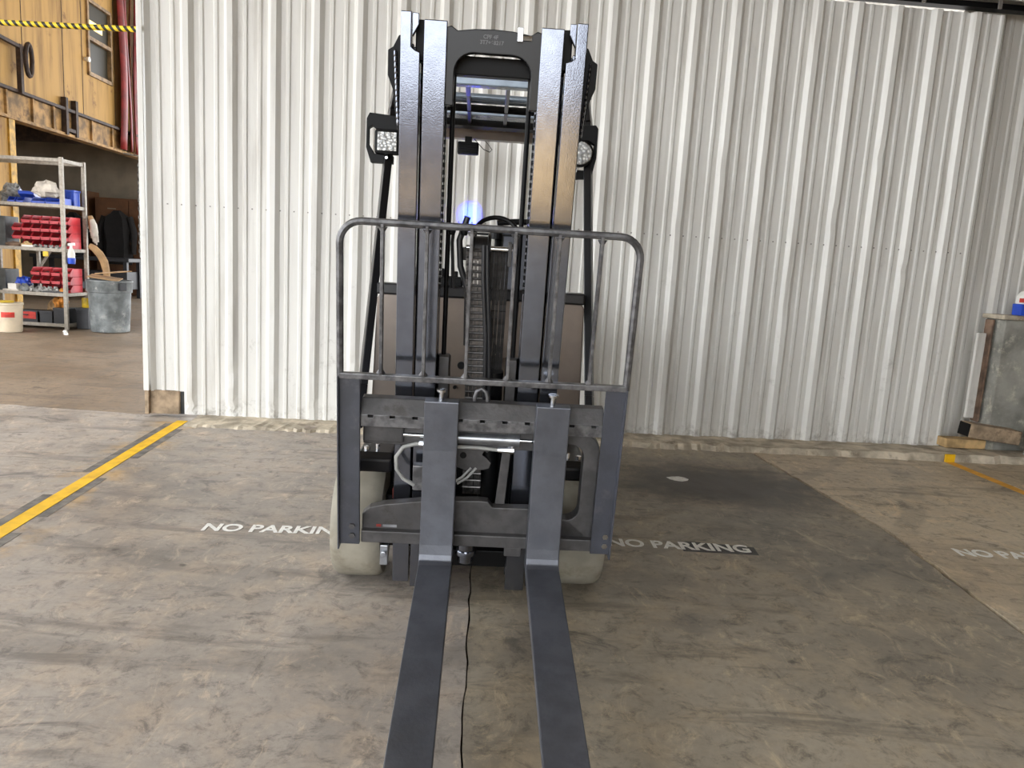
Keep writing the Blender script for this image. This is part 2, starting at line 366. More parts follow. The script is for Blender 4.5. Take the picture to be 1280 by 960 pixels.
# fixed ribbed wall beyond the door's right edge and above the door
bw = MB(); mb = sheet(None, 5.7, 8.4, .02, 3.9, .16, 'sheetold', 3.3); o = mb.build('wall_back', 'sheetold'); tag(o, 'recessed grey ribbed metal wall at the right end of the door', 'wall', None, 'structure')
hd = wbox(-.2, 8.4, .03, .16, 3.42, 7.1).build('wall_back_header', 'sheetold'); tag(hd, 'pale wall above the sliding door track', 'wall', None, 'structure')
tr = empty('door_track', wp(0, 0, 3.4)); tag(tr, 'pale steel track beam running along the top of the ribbed door', 'door track')
inv = Matrix.Translation(-wp(0, 0, 3.4))
def trp(mb, name, m, **k):
    mb.v = [tuple(inv @ Vector(v)) for v in mb.v]; return mb.build(name, m, tr, **k)
trp(wbox(-.4, 8.3, -.13, -.11, 3.40, 3.56), 'track_face', 'sheet', bevel=.003); trp(wbox(-.4, 8.3, -.13, .03, 3.55, 3.57), 'track_top', 'sheet')
trp(wbox(-.4, 8.3, -.05, .03, 3.36, 3.40), 'track_shadow_line', 'black')  # black strip standing in for the shadow line under the beam
for u in (1.2, 2.7, 4.2, 5.25, 5.83):
    trp(wbox(u-.012, u+.012, -.115, -.10, 3.34, 3.40), 'hanger_bolt', 'screw')
# kerb below the wall
kp = []
ks = MB()
for (u0, u1) in ((.05, 2.0), (2.0, 4.1), (4.1, 8.3)):
    vs = []; fs = []; N = 60
    for i in range(N+1):
        u = u0+(u1-u0)*i/N; t = max(0, min(1, u/6)); hh = .014+.042*t; o_ = -.33-.08*t+rnd(-.022, .022)
        for off, z in ((o_, -.004), (o_+.02+rnd(0, .02), hh+rnd(-.008, .002)), (o_*.5, hh-.004+rnd(-.003, .003)), (.12, .022)):
            q = wp(u, off, z); vs.append(tuple(q))
    for i in range(N):
        for k in (0, 1, 2): fs.append((i*4+k, i*4+4+k, i*4+5+k, i*4+1+k))
    k_ = MB().add(vs, fs).build('trim_kerb', 'concrete'); tag(k_, 'rough crumbling concrete kerb under the ribbed door, %s stretch' % {.05: 'leftmost', 2.0: 'middle', 4.1: 'rightmost'}[u0], 'kerb', 'concrete kerb under the door', 'structure')

# ------------------------------------------------------------------ floor paint
def strip(p, q, w, z0, z1):
    p, q = Vector((*p, 0)), Vector((*q, 0)); t = (q-p).normalized(); n = Vector((-t.y, t.x, 0))*w/2
    return MB().prism([tuple((p+n).xy), tuple((p-n).xy), tuple((q-n).xy), tuple((q+n).xy)], z0, z1, 'z')
ln = empty('floor_line', (-2.21, 3.1, 0)); tag(ln, 'bright yellow floor line left of the forklift running to the wall corner', 'floor line')
def at_line(mb, name, m):
    mb.v = [(x+2.21, y-3.1, z) for x, y, z in mb.v]; return mb.build(name, m, ln)
at_line(strip((-1.93, .2), (-2.43, 5.40), .078, .0012, .0022), 'yellow_stripe', 'yellowpaint')
for (a, b, s) in ((.42, .66, -1), (.74, .98, -1), (.60, .72, 1), (.80, .95, 1), (.3, .38, -1), (.45, .56, 1)):
    P = lambda t: (-1.93-.5*t+s*.068, .2+5.2*t)
    at_line(strip(P(a), P(b), .046, .0006, .0012), 'dark_border', 'darkpaint')
l2 = strip((3.36, 5.52), (3.79, .36), .075, .0008, .0018).build('floor_line', 'orangepaint'); tag(l2, 'orange yellow floor line at the right edge below the wood blocks', 'floor line')
kp = MB().box(-.04, .04, -.012, .0, -.0, .062, Matrix.Translation(wp(5.77, -.408, 0)) @ Matrix.Rotation(wa, 4, 'Z')).build('kerb_paint_mark', 'yellowpaint', bevel=.003); tag(kp, 'small yellow painted patch on the kerb at the right', 'paint mark')
def text_mesh(body, size, m, name, shear=0., extr=.0004, spacing=1.0):
    cu = bpy.data.curves.new(name, 'FONT'); cu.body = body; cu.size = size; cu.extrude = extr; cu.shear = shear; cu.space_character = spacing; cu.offset = .0035*size/.12
    ob = bpy.data.objects.new(name+'_tmp', cu); col.objects.link(ob); dg = bpy.context.evaluated_depsgraph_get()
    me = bpy.data.meshes.new_from_object(ob.evaluated_get(dg)); bpy.data.objects.remove(ob); me.name = name
    me.materials.clear(); me.materials.append(M[m]); return me
tm = text_mesh('NO PARKING', .135, 'text', 'stencil_text', .0)
wd = max(v.co.x for v in tm.vertices)-min(v.co.x for v in tm.vertices)
def floor_text(x, y, rz, length, label):
    o = link('stencil_text', tm, None, (x, y, .0018), (0, 0, rz)); k = length/wd; o.scale = (k, k*1.12 if k < .9 else k, 1); tag(o, label, 'floor lettering', 'stencilled floor lettering'); return o
floor_text(-1.40, 3.27, R(4.6), .685, 'white stencilled NO PARKING lettering on the floor, running behind the left tyre')
floor_text(.50, 3.385, R(1.2), .69, 'white stencilled NO PARKING lettering on the dark floor right of the forklift')
floor_text(2.27, 3.53, R(0), .69, 'white stencilled NO PARKING lettering on the pale slab at the right edge')
pt = MB().prism([(.86, 3.365), (1.22, 3.37), (1.225, 3.47), (.93, 3.5), (.86, 3.49)], .0006, .0012, 'z').build('paint_patch', simple('black_stencil_patch', (74, 72, 70), .7, 0, .3, 18)); tag(pt, 'dark paint patch behind the last letters of the right stencil', 'paint mark')
chip = MB().prism([(1.10+.075*math.cos(a*.7)*rnd(.8, 1.1), 4.62+.06*math.sin(a*.7)*rnd(.8, 1.1)) for a in range(9)], .0006, .0012, 'z').build('paint_spot', 'text'); tag(chip, 'pale paint spot on the dark floor right of the forklift', 'paint mark')

# ------------------------------------------------------------------ forklift
TILT = R(7.3)
FK = empty('forklift', (-.13, 2.72, 0), R(2.6)); tag(FK, 'charcoal grey forklift seen head on with forks lowered towards the viewer', 'forklift')
def mp(mb, name, m, bevel=0, smooth=False, label=None, parent=None):
    """part of the tilted mast: x right, y away from the viewer, z along the mast"""
    o = mb.build(name, m, parent or FK, bevel, smooth, None, None if parent else (TILT, 0, 0), label); return o
def cp(mb, name, m, bevel=0, smooth=False, label=None, parent=None): return mb.build(name, m, parent or FK, bevel, smooth, None, None, label)
# mast rails
for s in (-1, 1):
    def q(a, b): return (min(s*a, s*b), max(s*a, s*b))
    poly = [(s*.225, .07), (s*.286, .07), (s*.292, 2.0), (s*.292, 2.066), (s*.258, 2.066), (s*.258, 1.965), (s*.245, 1.955), (s*.230, 1.95)]
    o = MB().prism(poly, 0, .05); x0, x1 = q(.255, .286); o.box(x0, x1, .05, .12, .07, 1.98); x0, x1 = q(.225, .286); o.box(x0, x1, .12, .15, .07, 1.98)
    r_ = mp(o, 'outer_mast_rail', 'mast', .003)
    x0, x1 = q(.234, .256); mp(MB().prism([(s*.256, 2.064), (s*.236, 2.062), (s*.236, 2.03), (s*.256, 1.995)], .005, .03), 'rail_end_plate', 'mast', .002)
    x0, x1 = q(.206, .25); mp(MB().box(x0, x1, .05, .11, 1.93, 2.052), 'roller_block', 'black', .004)
    o = MB(); x0, x1 = q(.147, .219); o.box(x0, x1, 0, .045, .05, 2.046); x0, x1 = q(.19, .219); o.box(x0, x1, .045, .11, .05, 2.03); x0, x1 = q(.147, .219); o.box(x0, x1, .11, .14, .05, 2.03)
    mp(o, 'inner_mast_rail', 'mast', .003)
    # tie plate with its ragged weld on the outside of the rail
    mp(MB().prism([(s*.288, 1.70), (s*.302, 1.72), (s*.318, 1.84), (s*.334, 1.88), (s*.334, 1.955), (s*.318, 1.965), (s*.300, 2.0), (s*.288, 2.0)], .03, .06), 'mast_tie_plate', 'black', .003)
    wl = MB(); z = 1.74
    while z < 1.95: wl.lathe([(.002, -.012), (.0055, -.006), (.0055, .006), (.002, .012)], (s*(.297+.012*(z-1.74)/.2), .022, z), 'z', 7); z += .017
    mp(wl, 'weld_bead', 'mast', 0, True)
    # side lift cylinder and its rod inside the rail
    mp(MB().tube([(s*.126, .10, .95), (s*.126, .10, 1.95)], .0085, 10), 'lift_rod', 'black', 0, True)
    mp(MB().tube([(s*.124, .11, .2), (s*.124, .11, .95)], .024, 16), 'lift_cylinder', 'guard', 0, True)
    mp(MB().box(s*.122-.018, s*.122+.018, .055, .115, .80, .955), 'cylinder_bracket', 'cast', .003)
    gr = MB(); z = 1.2
    while z < 1.92: gr.box(s*.1455-.003, s*.1455+.003, .046, .06, z, z+.016); z += .024
    mp(gr, 'rail_edge_weld', 'black')
# top cross member
out = [(-.150, 1.80), (-.150, 2.03), (-.135, 2.035), (-.115, 2.022), (-.06, 2.03), (0, 2.032), (.06, 2.03), (.115, 2.022), (.135, 2.035), (.150, 2.03), (.150, 1.80)]
inn = [(.122, 1.80)] + [(x, z) for x, z in arc(.062, 1.90, .06, 0, 90)] + [(x, z) for x, z in arc(-.062, 1.90, .06, 90, 180)] + [(-.122, 1.80)]
mp(MB().prism(out+inn, .01, .05), 'top_crossmember', 'guard', .003)
mp(MB().box(-.125, .125, .07, .15, 1.90, 1.958), 'rear_crossmember', 'black', .004)
mp(MB().box(.072, .09, .0, .03, 2.0, 2.042), 'crossmember_lug', 'chrome', .002); mp(MB().lathe([(.009, .09), (.009, .118)], (0, .012, 2.012), 'x', 8), 'crossmember_bolt', 'chrome')
for bd, z, sz in (('CPF 4F', 2.004, .016), ('3T7+68217', 1.988, .016)):
    me = text_mesh(bd, sz, 'stamp', 'stamped_text', 0, .0003); o = link('stamped_text', me, FK)
    o.matrix_local = Matrix.Rotation(TILT, 4, 'X') @ Matrix.Translation((-.035 if sz and len(bd) < 8 else -.045, .0088, z)) @ Matrix.Rotation(R(90), 4, 'X')
for z0, z1, nm in ((.09, .16, 'lower_crossmember'), (1.02, 1.09, 'middle_crossmember')):
    if z0 < .5: mp(MB().box(-.15, .15, .10, .15, z0, z1), nm, 'black', .004)
# centre lift cylinder, crosshead, chains, hoses
mp(MB().tube([(-.01, .03, .155), (-.01, .03, .19), (-.01, .03, .19), (-.01, .03, .30)], [.03, .03, .037, .037], 18), 'centre_cylinder', 'mast', 0, True)
mp(MB().lathe([(.042, .19), (.042, .205), (.039, .21)], (-.01, .03, 0), 'z', 18), 'cylinder_collar', 'mast', 0, True)
mp(MB().tube([(.06, .10, .22), (.06, .10, .9)], .036, 18), 'centre_lift_tube', 'guard', 0, True)
mp(MB().box(-.085, .0, .085, .10, 1.30, 1.345), 'crosshead', 'guard', .003); mp(MB().box(.085, .098, .05, .12, 1.29, 1.37), 'crosshead_cheek', 'cast', .003)
mp(MB().lathe([(.010, -.06), (.010, .10)], (0, .085, 1.345), 'x', 12), 'crosshead_pin', 'chrome', 0, True)
mp(MB().lathe([(.046, -.045), (.05, -.045), (.05, -.035), (.04, -.032), (.04, .012), (.05, .015), (.05, .025), (.046, .025)], (0, .10, 1.345), 'x', 22), 'chain_pulley', 'oldchain', 0, True)
lk = MB()
for k in range(5):
    x = -.028+k*.014
    lk.prism([(a*.9, b) for a, b in arc(0, .011, .0085, 0, 180, 4)+arc(0, -.011, .0085, 180, 360, 4)], x-.0062, x+.0062 if k % 2 else x+.0048, 'x')
lkm = lk.mesh('chain_link', 'chain'); pinm = MB().lathe([(.0046, -.032), (.0046, .032)], (0, 0, 0), 'x', 8).mesh('chain_pin', 'chain')
def chain(x0, x1, y0, y1, z0, z1, m=None):
    n = int(abs(z1-z0)/.0235)
    for i in range(n):
        t = (i+.5)/n; p = (x0+(x1-x0)*t, y0+(y1-y0)*t, z0+(z1-z0)*t)
        me = lkm
        if m:
            me = bpy.data.meshes.get('chain_link_dark')
            if not me: me = lkm.copy(); me.name = 'chain_link_dark'; me.materials.clear(); me.materials.append(M[m])
        o = link('chain_link', me, FK); o.matrix_local = Matrix.Rotation(TILT, 4, 'X') @ Matrix.Translation(p) @ Matrix.Rotation(R(rnd(-4, 4)), 4, 'X')
        if not m:
            o = link('chain_pin', pinm, FK); o.matrix_local = Matrix.Rotation(TILT, 4, 'X') @ Matrix.Translation((p[0], p[1]-.0075, p[2]+.0117))
chain(-.026, -.004, .055, .045, 1.34, .74); chain(-.002, .0, .04, .035, .575, .44); chain(.06, .055, .13, .13, 1.34, .80, 'oldchain')
mp(MB().tube([(.012, .05, 1.36), (.018, .04, 1.25), (.034, .035, 1.05), (.045, .035, .85), (.046, .04, .70)], .009, 10), 'hydraulic_hose', 'rubberhose', 0, True)
mp(MB().tube([(.0, .045, 1.36), (.004, .035, 1.25), (.022, .03, 1.05), (.03, .03, .85), (.031, .035, .70)], .008, 10), 'hydraulic_hose', 'rubberhose', 0, True)
mp(MB().tube([(-.06, .08, 1.45), (-.085, .07, 1.37), (-.078, .07, 1.28), (-.05, .07, 1.2), (-.045, .07, 1.0)], .011, 10), 'hydraulic_hose', 'rubberhose', 0, True)
mp(MB().tube([(-.105, .08, 1.42), (-.11, .075, 1.36), (-.1, .08, 1.2)], .006, 8), 'hydraulic_hose', 'rubberhose', 0, True)
mp(MB().lathe([(.01, -.012), (.014, 0), (.01, .012)], (-.112, .06, 1.40), 'z', 10).lathe([(.01, -.012), (.014, 0), (.01, .012)], (-.07, .06, 1.40), 'z', 10), 'hose_fitting', 'black', 0, True)
# carriage
mp(MB().prism([(-.125, .785), (-.095, .838), (-.055, .838), (-.055, .785)], -.388, .445, 'x'), 'top_carriage_bar', 'cast', .003)
st = [(-.388, .744)] + [(.447, .744), (.447, .786)]
for c in [.412, .335, .258, .181, .104, .027, -.05, -.127, -.204, -.281, -.355]: st += [(c+.009, .786), (c+.009, .776), (c-.009, .776), (c-.009, .786)]
st += [(-.388, .786)]
mp(MB().prism(st, -.128, -.09), 'notched_hook_bar', 'wornbar', .0015)
mp(MB().box(-.386, -.245, -.095, -.06, .675, .742), 'carriage_side_block', 'cast', .006)
opening = [(.385, .43)] + arc(.325, .675, .06, 0, 90, 6) + [(-.34, .735), (-.375, .70), (-.375, .43)]
fr = [(-.386, .31), (-.386, .742), (.38, .742)] + arc(.38, .682, .06, 90, 0, 5) + [(.448, .31)]
# frame as right member + bottom member
mp(MB().prism([(.30, .735), (.40, .742)] + arc(.385, .68, .06, 60, 0, 5) + [(.448, .30), (.30, .30), (.30, .40)] + arc(.345, .455, .045, -90, 0, 5) + arc(.345, .655, .045, 0, 90, 5) + [(.30, .70)], -.10, -.045), 'carriage_side_frame', 'cast', .005)
mp(MB().prism([(-.386, .30), (.448, .30), (.448, .346), (-.386, .346)], -.125, -.07), 'lower_hook_bar', 'cast', .004)
mp(MB().prism([(-.386, .34), (-.386, .40), (-.36, .425), (-.31, .44), (-.15, .462), (.03, .470), (.062, .468), (.078, .446), (.23, .448), (.35, .41), (.42, .36), (.42, .34)], -.10, -.06), 'lower_carriage_plate', 'cast', .004)
mp(MB().box(.13, .19, -.122, -.08, .265, .302), 'lower_bar_tab', 'cast', .004)
mp(MB().box(-.335, -.318, -.1015, -.0995, .352, .362), 'warning_label', 'redbit')
mp(MB().box(-.312, -.262, -.1015, -.0995, .352, .362), 'warning_label', 'stamp')
# side shift cylinder
mp(MB().tube([(-.26, -.085, .705), (.0, -.085, .703)], .0085, 12), 'cylinder_rod', 'chrome', 0, True)
mp(MB().tube([(-.12, -.085, .703), (.12, -.085, .702), (.12, -.085, .702), (.16, -.085, .702)], [.021, .021, .024, .024], 20), 'side_shift_cylinder', 'cylinder', 0, True)
mp(MB().tube([(.16, -.085, .702), (.22, -.085, .702)], .008, 12), 'cylinder_rod', 'chrome', 0, True)
mp(MB().prism([(-.06, .675), (.03, .675), (.06, .655), (.05, .642), (.04, .65), (.032, .635), (.05, .622), (.066, .605), (.06, .585), (.04, .578), (-.02, .572), (-.06, .585), (-.085, .56), (-.09, .62)], -.07, -.05), 'cylinder_mount_plate', 'cast', .003)
mp(MB().lathe([(.012, -.074), (.012, -.068)], (-.035, 0, .632), 'y', 12), 'mount_hole', 'black')
mp(MB().box(-.386, .30, -.085, -.05, .665, .742), 'upper_carriage_plate', 'cast', .004)
mp(MB().prism([(.088, .45), (.122, .45), (.134, .67), (.104, .67)], -.075, -.06), 'carriage_strut', 'cast', .002)
mp(MB().box(-.212, -.165, -.075, -.04, .488, .585), 'valve_block', 'wornbar', .005)
mp(MB().tube([(-.10, -.095, .676), (-.20, -.095, .676), (-.245, -.09, .66), (-.27, -.085, .62), (-.268, -.08, .57), (-.245, -.078, .535), (-.205, -.075, .51)], .0075, 10), 'side_shift_hose', 'greyhose', 0, True)
mp(MB().tube([(-.10, -.095, .672), (.02, -.095, .672), (.10, -.095, .666)], .0065, 10), 'side_shift_hose', 'greyhose', 0, True)
mp(MB().tube([(.085, -.095, .667), (.12, -.095, .667), (.12, -.095, .667), (.142, -.095, .667)], [.009, .009, .012, .012], 8).tube([(.135, -.095, .66), (.138, -.095, .685)], .008, 8), 'hose_fitting', 'chrome')
mp(MB().tube([(-.19, -.095, .677), (-.165, -.095, .677)], .011, 8), 'hose_fitting', 'chrome')
for dx in (0, .018): mp(MB().tube([(-.07+dx, -.08, .525), (-.035+dx, -.078, .55), (-.005+dx, -.072, .585)], .005, 8), 'side_shift_hose', 'greyhose', 0, True)
mp(MB().tube([(-.004, -.075, .80), (-.004, -.075, .85), (.002, -.075, .872), (.018, -.075, .884), (.034, -.075, .872), (.040, -.075, .85), (.040, -.075, .80)], .0075, 10), 'lifting_eye', 'wornbar', 0, True)
# forks
prof = [(-.122, .238), (-.122, .856), (-.163, .856), (-.165, .68), (-.172, .58), (-.184, .45), (-.197, .34), (-.204, .305), (-.214, .287), (-.232, .281), (-.6, .276), (-1.23, .262), (-1.24, .25), (-1.0, .243), (-.5, .236), (-.16, .232)]
for x0 in (-.171, .206):
    f_ = mp(MB().prism(prof, x0, x0+.116, 'x'), 'fork', 'fork', .0035)
    mp(MB().lathe([(.018, .886), (.018, .893), (.009, .893), (.009, .856), (.007, .84)], (x0+.056, -.135, 0), 'z', 12), 'fork_pin', 'chrome', 0, True)
# load backrest
ol = [(-.456, -.135, .30), (-.456, -.135, .92), (-.456, -.135, 1.36)] + [(x, -.135, z) for x, z in arc(-.386, 1.362, .07, 180, 90, 7)] + [(x, -.135, z) for x, z in arc(.436, 1.362, .07, 90, 0, 7)] + [(.506, -.135, .92), (.506, -.135, .30)]
mp(MB().tube(ol[1:-1], .012, 8), 'backrest_frame', 'wornbar', 0, True)
mp(MB().bar((-.46, -.135, .925), (.51, -.135, .927), .026, .020), 'backrest_lower_bar', 'wornbar', .003)
for x in (-.321, -.18, -.039, .101, .242, .378):
    mp(MB().bar((x, -.135, .93), (x, -.135, 1.428), .011, .026, (0, 1, 0)), 'backrest_bar', 'wornbar', .002)
    mp(MB().lathe([(.016, 1.418), (.008, 1.405)], (x, -.135, 0), 'z', 8), 'bar_weld', 'wornbar', 0, True); mp(MB().lathe([(.008, .95), (.016, .938)], (x, -.135, 0), 'z', 8), 'bar_weld', 'wornbar', 0, True)
for s, x0, x1 in ((-1, -.464, -.389), (1, .440, .512)):
    xo = x0 if s < 0 else x1
    mp(MB().box(x0, x1, -.140, -.126, .30, .918).box(xo-(.006 if s > 0 else .0), xo+(.0 if s > 0 else .006), -.155, -.07, .285, .925), 'backrest_upright', 'upright', .002)
    for z in (.335, .372): mp(MB().lathe([(.011, -.147), (.011, -.139)], ((x0+x1)/2+.012, 0, z), 'y', 6), 'upright_bolt', 'cast' if s < 0 else 'chrome')
# ---- chassis (upright, not tilted): x right, y away from the viewer, z up
def tyre(x, y, r, w, hubm):
    p = [(r*.62, -w/2), (r*.93, -w/2), (r*.985, -w/2+.018), (r, -w/2+.05), (r, w/2-.05), (r*.985, w/2-.018), (r*.93, w/2), (r*.62, w/2)]
    t = cp(MB().lathe(p, (x, y, r), 'x', 48), 'tyre', 'tire', 0, True)
    cp(MB().lathe([(r*.2, -w/2+.02), (r*.62, -w/2+.02), (r*.62, w/2-.02), (r*.2, w/2-.02)], (0, 0, 0), 'x', 24), 'wheel_hub', hubm, 0, True, None, t).location = (x, y, r)
for s in (-1, 1):
    tyre(s*.437, .24, .242, .19, 'black')
    tyre(s*.36, 1.85, .19, .14, 'black')
    cp(MB().prism([(-.02, .50), (-.03, .555), (.0, .575), (.5, .575), (.5, .52), (.02, .52)], min(s*.30, s*.43), max(s*.30, s*.43), 'x'), 'fender', 'guard', .01)
    cp(MB().lathe([(.012, .575), (.012, .59), (.006, .592)], (s*.40, .02, 0), 'z', 8).lathe([(.008, .575), (.008, .60)], (s*.36, .02, 0), 'z', 8), 'fender_bolt', 'chrome')
cp(MB().box(-.35, .35, .16, .34, .14, .36), 'axle_housing', 'black', .02)
cp(MB().box(-.355, .355, .3, 2.1, .1, .55), 'chassis_frame', 'black', .02)
cp(MB().box(-.31, -.295, .11, .14, .36, .40), 'warning_tab', 'redbit', .002)
cp(MB().box(-.34, -.31, .02, .05, .12, .2).lathe([(.012, .0), (.012, .02)], (-.325, 0, .17), 'y', 10), 'hydraulic_block', 'cylinder', .003)
cp(MB().prism([(-.47, .55), (.47, .55), (.455, 1.12), (.44, 1.14), (-.44, 1.14), (-.455, 1.12)], .56, .62), 'front_cowl', 'panel', .006)
cp(MB().box(-.455, .455, .545, .66, 1.135, 1.185), 'cowl_cap', 'guard', .008)
for (x, z, r) in ((.07, .86, .034), (.078, .92, .02), (-.075, .84, .017), (.09, 1.09, .005), (-.10, .74, .008)):
    cp(MB().lathe([(r, .548), (r, .562)], (x, 0, z), 'y', 14), 'cowl_hole', 'black')
cp(MB().prism([(-.47, .55), (.47, .55), (.45, 1.05), (-.45, 1.05)], .62, 1.3), 'operator_deck', 'guard', .02)
cp(MB().prism([(-.50, .30), (.50, .30), (.50, .92), (.44, 1.04), (-.44, 1.04), (-.50, .92)], 1.35, 2.38), 'counterweight', 'guard', .05)
cp(MB().box(-.24, -.09, .60, .75, 1.18, 1.225).box(-.20, -.17, .62, .65, 1.22, 1.26).box(-.13, -.11, .62, .65, 1.22, 1.25), 'lever_console', 'black', .006)
cp(MB().prism([(1.22, 1.05), (1.28, 1.40), (1.31, 1.475), (1.36, 1.475), (1.38, 1.05)], .055, .40, 'x'), 'seat_back', 'seat', .03, True)
cp(MB().box(.02, .42, .95, 1.3, 1.02, 1.15), 'seat_cushion', 'seat', .03, True)
cp(MB().tube([(.06+.30*t, 1.27, 1.502+.015*math.sin(t*3.1)) for t in [i/8 for i in range(9)]], .016, 10), 'seat_grab_bar', 'black', 0, True)
wc = Vector((.055, .92, 1.43)); rg = []
for i in range(30):
    a = 2*math.pi*i/30; rg.append(wc + Vector((math.cos(a)*.105, math.sin(a)*.075, math.sin(a)*.085)))
sw = cp(MB().tube(rg, .011, 10, True), 'steering_wheel', 'black', 0, True)
cp(MB().bar(wc+Vector((-.1, 0, 0)), wc+Vector((.1, 0, 0)), .02, .01).lathe([(.035, -.02), (.03, .012)], wc, 'z', 16), 'wheel_spoke', 'black', 0, False, None, sw)
cp(MB().tube([(.07, .95, 1.42), (.06, .72, 1.18)], .022, 12), 'steering_column', 'black', 0, True)
cp(MB().prism([(-.005, 1.18), (.06, 1.18), (.055, 1.36), (.0, 1.36)], .66, .72), 'dash_post', 'guard', .006)
# overhead guard
for s in (-1, 1):
    pth = [(s*.505, .44, .56), (s*.497, .50, .74), (s*.468, .69, 1.42), (s*.448, .84, 1.95), (s*.436, .92, 2.09), (s*.43, 1.02, 2.135)]
    o = MB()
    for a, b in zip(pth, pth[1:]): o.bar(a, b, .034, .06, (s*.3, 1, 0))
    cp(o, 'guard_pillar', 'guard', .004)
    cp(MB().bar((s*.43, .98, 2.13), (s*.43, 2.28, 2.13), .05, .06), 'guard_side_rail', 'guard', .006)
    cp(MB().bar((s*.44, 2.26, 2.12), (s*.46, 2.22, .98), .05, .06, (0, 1, 0)), 'guard_rear_pillar', 'guard', .006)
cp(MB().box(-.43, .43, .885, .945, 2.098, 2.137), 'guard_crossbar', 'guardtop', .006)
for y in (1.36, 1.43): cp(MB().tube([(-.43, y, 2.145), (.43, y, 2.145)], .018, 12), 'guard_crossbar', 'guardtop', 0, True)
cp(MB().tube([(-.43, 1.58, 2.13), (.43, 1.58, 2.13)], .020, 12), 'guard_crossbar', 'black', 0, True)
cp(MB().box(-.43, .43, 1.74, 1.88, 2.125, 2.15), 'guard_crossbar', 'guardtop', .004)
cp(MB().box(-.43, .43, 1.98, 2.1, 2.105, 2.15), 'guard_crossbar', 'black', .004)
cp(MB().box(-.45, .45, 2.20, 2.28, 2.065, 2.145), 'guard_rear_header', 'panel', .006)
for x in (-.115, .075): cp(MB().bar((x, .94, 2.12), (x*1.15, 2.22, 2.135), .02, .028), 'guard_slat', 'guard' , .003)
cp(MB().bar((-.115, .96, 2.122), (-.119, 1.18, 2.125), .023, .034), 'blue_lit_slat', 'blue', .004, False, 'length of guard slat coloured as if lit by the blue lamp')  # lamp's blue light painted on as a coloured piece of the slat
# head lamps
def lamp_bracket(s):
    x = s*.485
    b = MB().prism([(s*.395, 1.915), (s*.54, 1.925), (s*.552, 1.90), (s*.552, 1.775), (s*.53, 1.71), (s*.43, 1.71), (s*.43, 1.745), (s*.515, 1.75), (s*.541, 1.79), (s*.541, 1.86), (s*.525, 1.87), (s*.51, 1.855), (s*.395, 1.855)] if s < 0 else
                   [(.36, 1.925), (.475, 1.935), (.487, 1.92), (.487, 1.79), (.468, 1.70), (.36, 1.69), (.36, 1.735), (.44, 1.735), (.474, 1.79), (.474, 1.85), (.45, 1.865), (.36, 1.865)], .76, .80)
    return cp(b, 'lamp_bracket', 'black', .003)
lamp_bracket(-1); lamp_bracket(1)
hl = cp(MB().box(-.512, -.40, .73, .79, 1.748, 1.853), 'head_lamp', 'black', .014, True, 'square head lamp')
cp(MB().box(-.497, -.412, .722, .732, 1.760, 1.840), 'lamp_lens', 'lens', .004, False, None, hl)
cp(MB().lathe([(.02, 1.728), (.008, 1.748)], (-.455, .75, 0), 'z', 10).lathe([(.006, .72), (.006, .75)], (-.455, 0, 1.73), 'y', 8), 'lamp_bolt', 'chrome', 0, False, None, hl)
hr = cp(MB().lathe([(.05, .79), (.058, .77), (.058, .735), (.052, .73)], (.412, 0, 1.805), 'y', 28), 'head_lamp', 'black', 0, True, 'round head lamp')
cp(MB().lathe([(.051, .732), (.046, .722), (.02, .719)], (.412, 0, 1.805), 'y', 28), 'lamp_lens', 'lens', 0, True, None, hr)
cp(MB().box(.37, .40, .73, .75, 1.72, 1.745), 'lamp_bolt', 'chrome', .003, False, None, hr)
# blue safety spot on the rear of the guard, back fins towards the viewer
bl = cp(MB().box(-.205, -.07, 2.16, 2.22, 1.963, 2.04), 'safety_spot_lamp', 'black', .012, True, 'black finned housing of the blue safety lamp')
fb = MB()
for i in range(7): fb.box(-.195, -.08, 2.15, 2.165, 1.972+i*.009, 1.976+i*.009)
cp(fb, 'cooling_fins', 'black', 0, False, None, bl); cp(MB().box(-.16, -.115, 2.18, 2.21, 2.035, 2.075), 'lamp_mount', 'black', .004, False, None, bl)
cp(MB().tube([(-.1, 2.18, 2.06), (-.04, 2.17, 2.0), (.0, 2.17, 1.985), (.015, 2.17, 2.0), (-.01, 2.17, 2.03), (-.03, 2.17, 2.05)], .0025, 6), 'lamp_wire', 'black', 0, True, None, bl)
sd = bpy.data.lights.new('blue_safety_beam', 'SPOT'); sd.energy = 420; sd.color = (.0, .02, 1); sd.spot_size = R(15); sd.spot_blend = 1; sd.shadow_soft_size = .01
so = bpy.data.objects.new('blue_safety_beam', sd); col.objects.link(so)
src = FK.matrix_basis if False else None
rzm = Matrix.Rotation(R(2.6), 4, 'Z'); p0 = Vector((-.13, 2.72, 0)) + (rzm @ Vector((-.137, 2.25, 1.99))); tgt = wp(2.04, 0, 1.63)
so.location = p0; so.rotation_euler = (tgt-p0).to_track_quat('-Z', 'Y').to_euler()

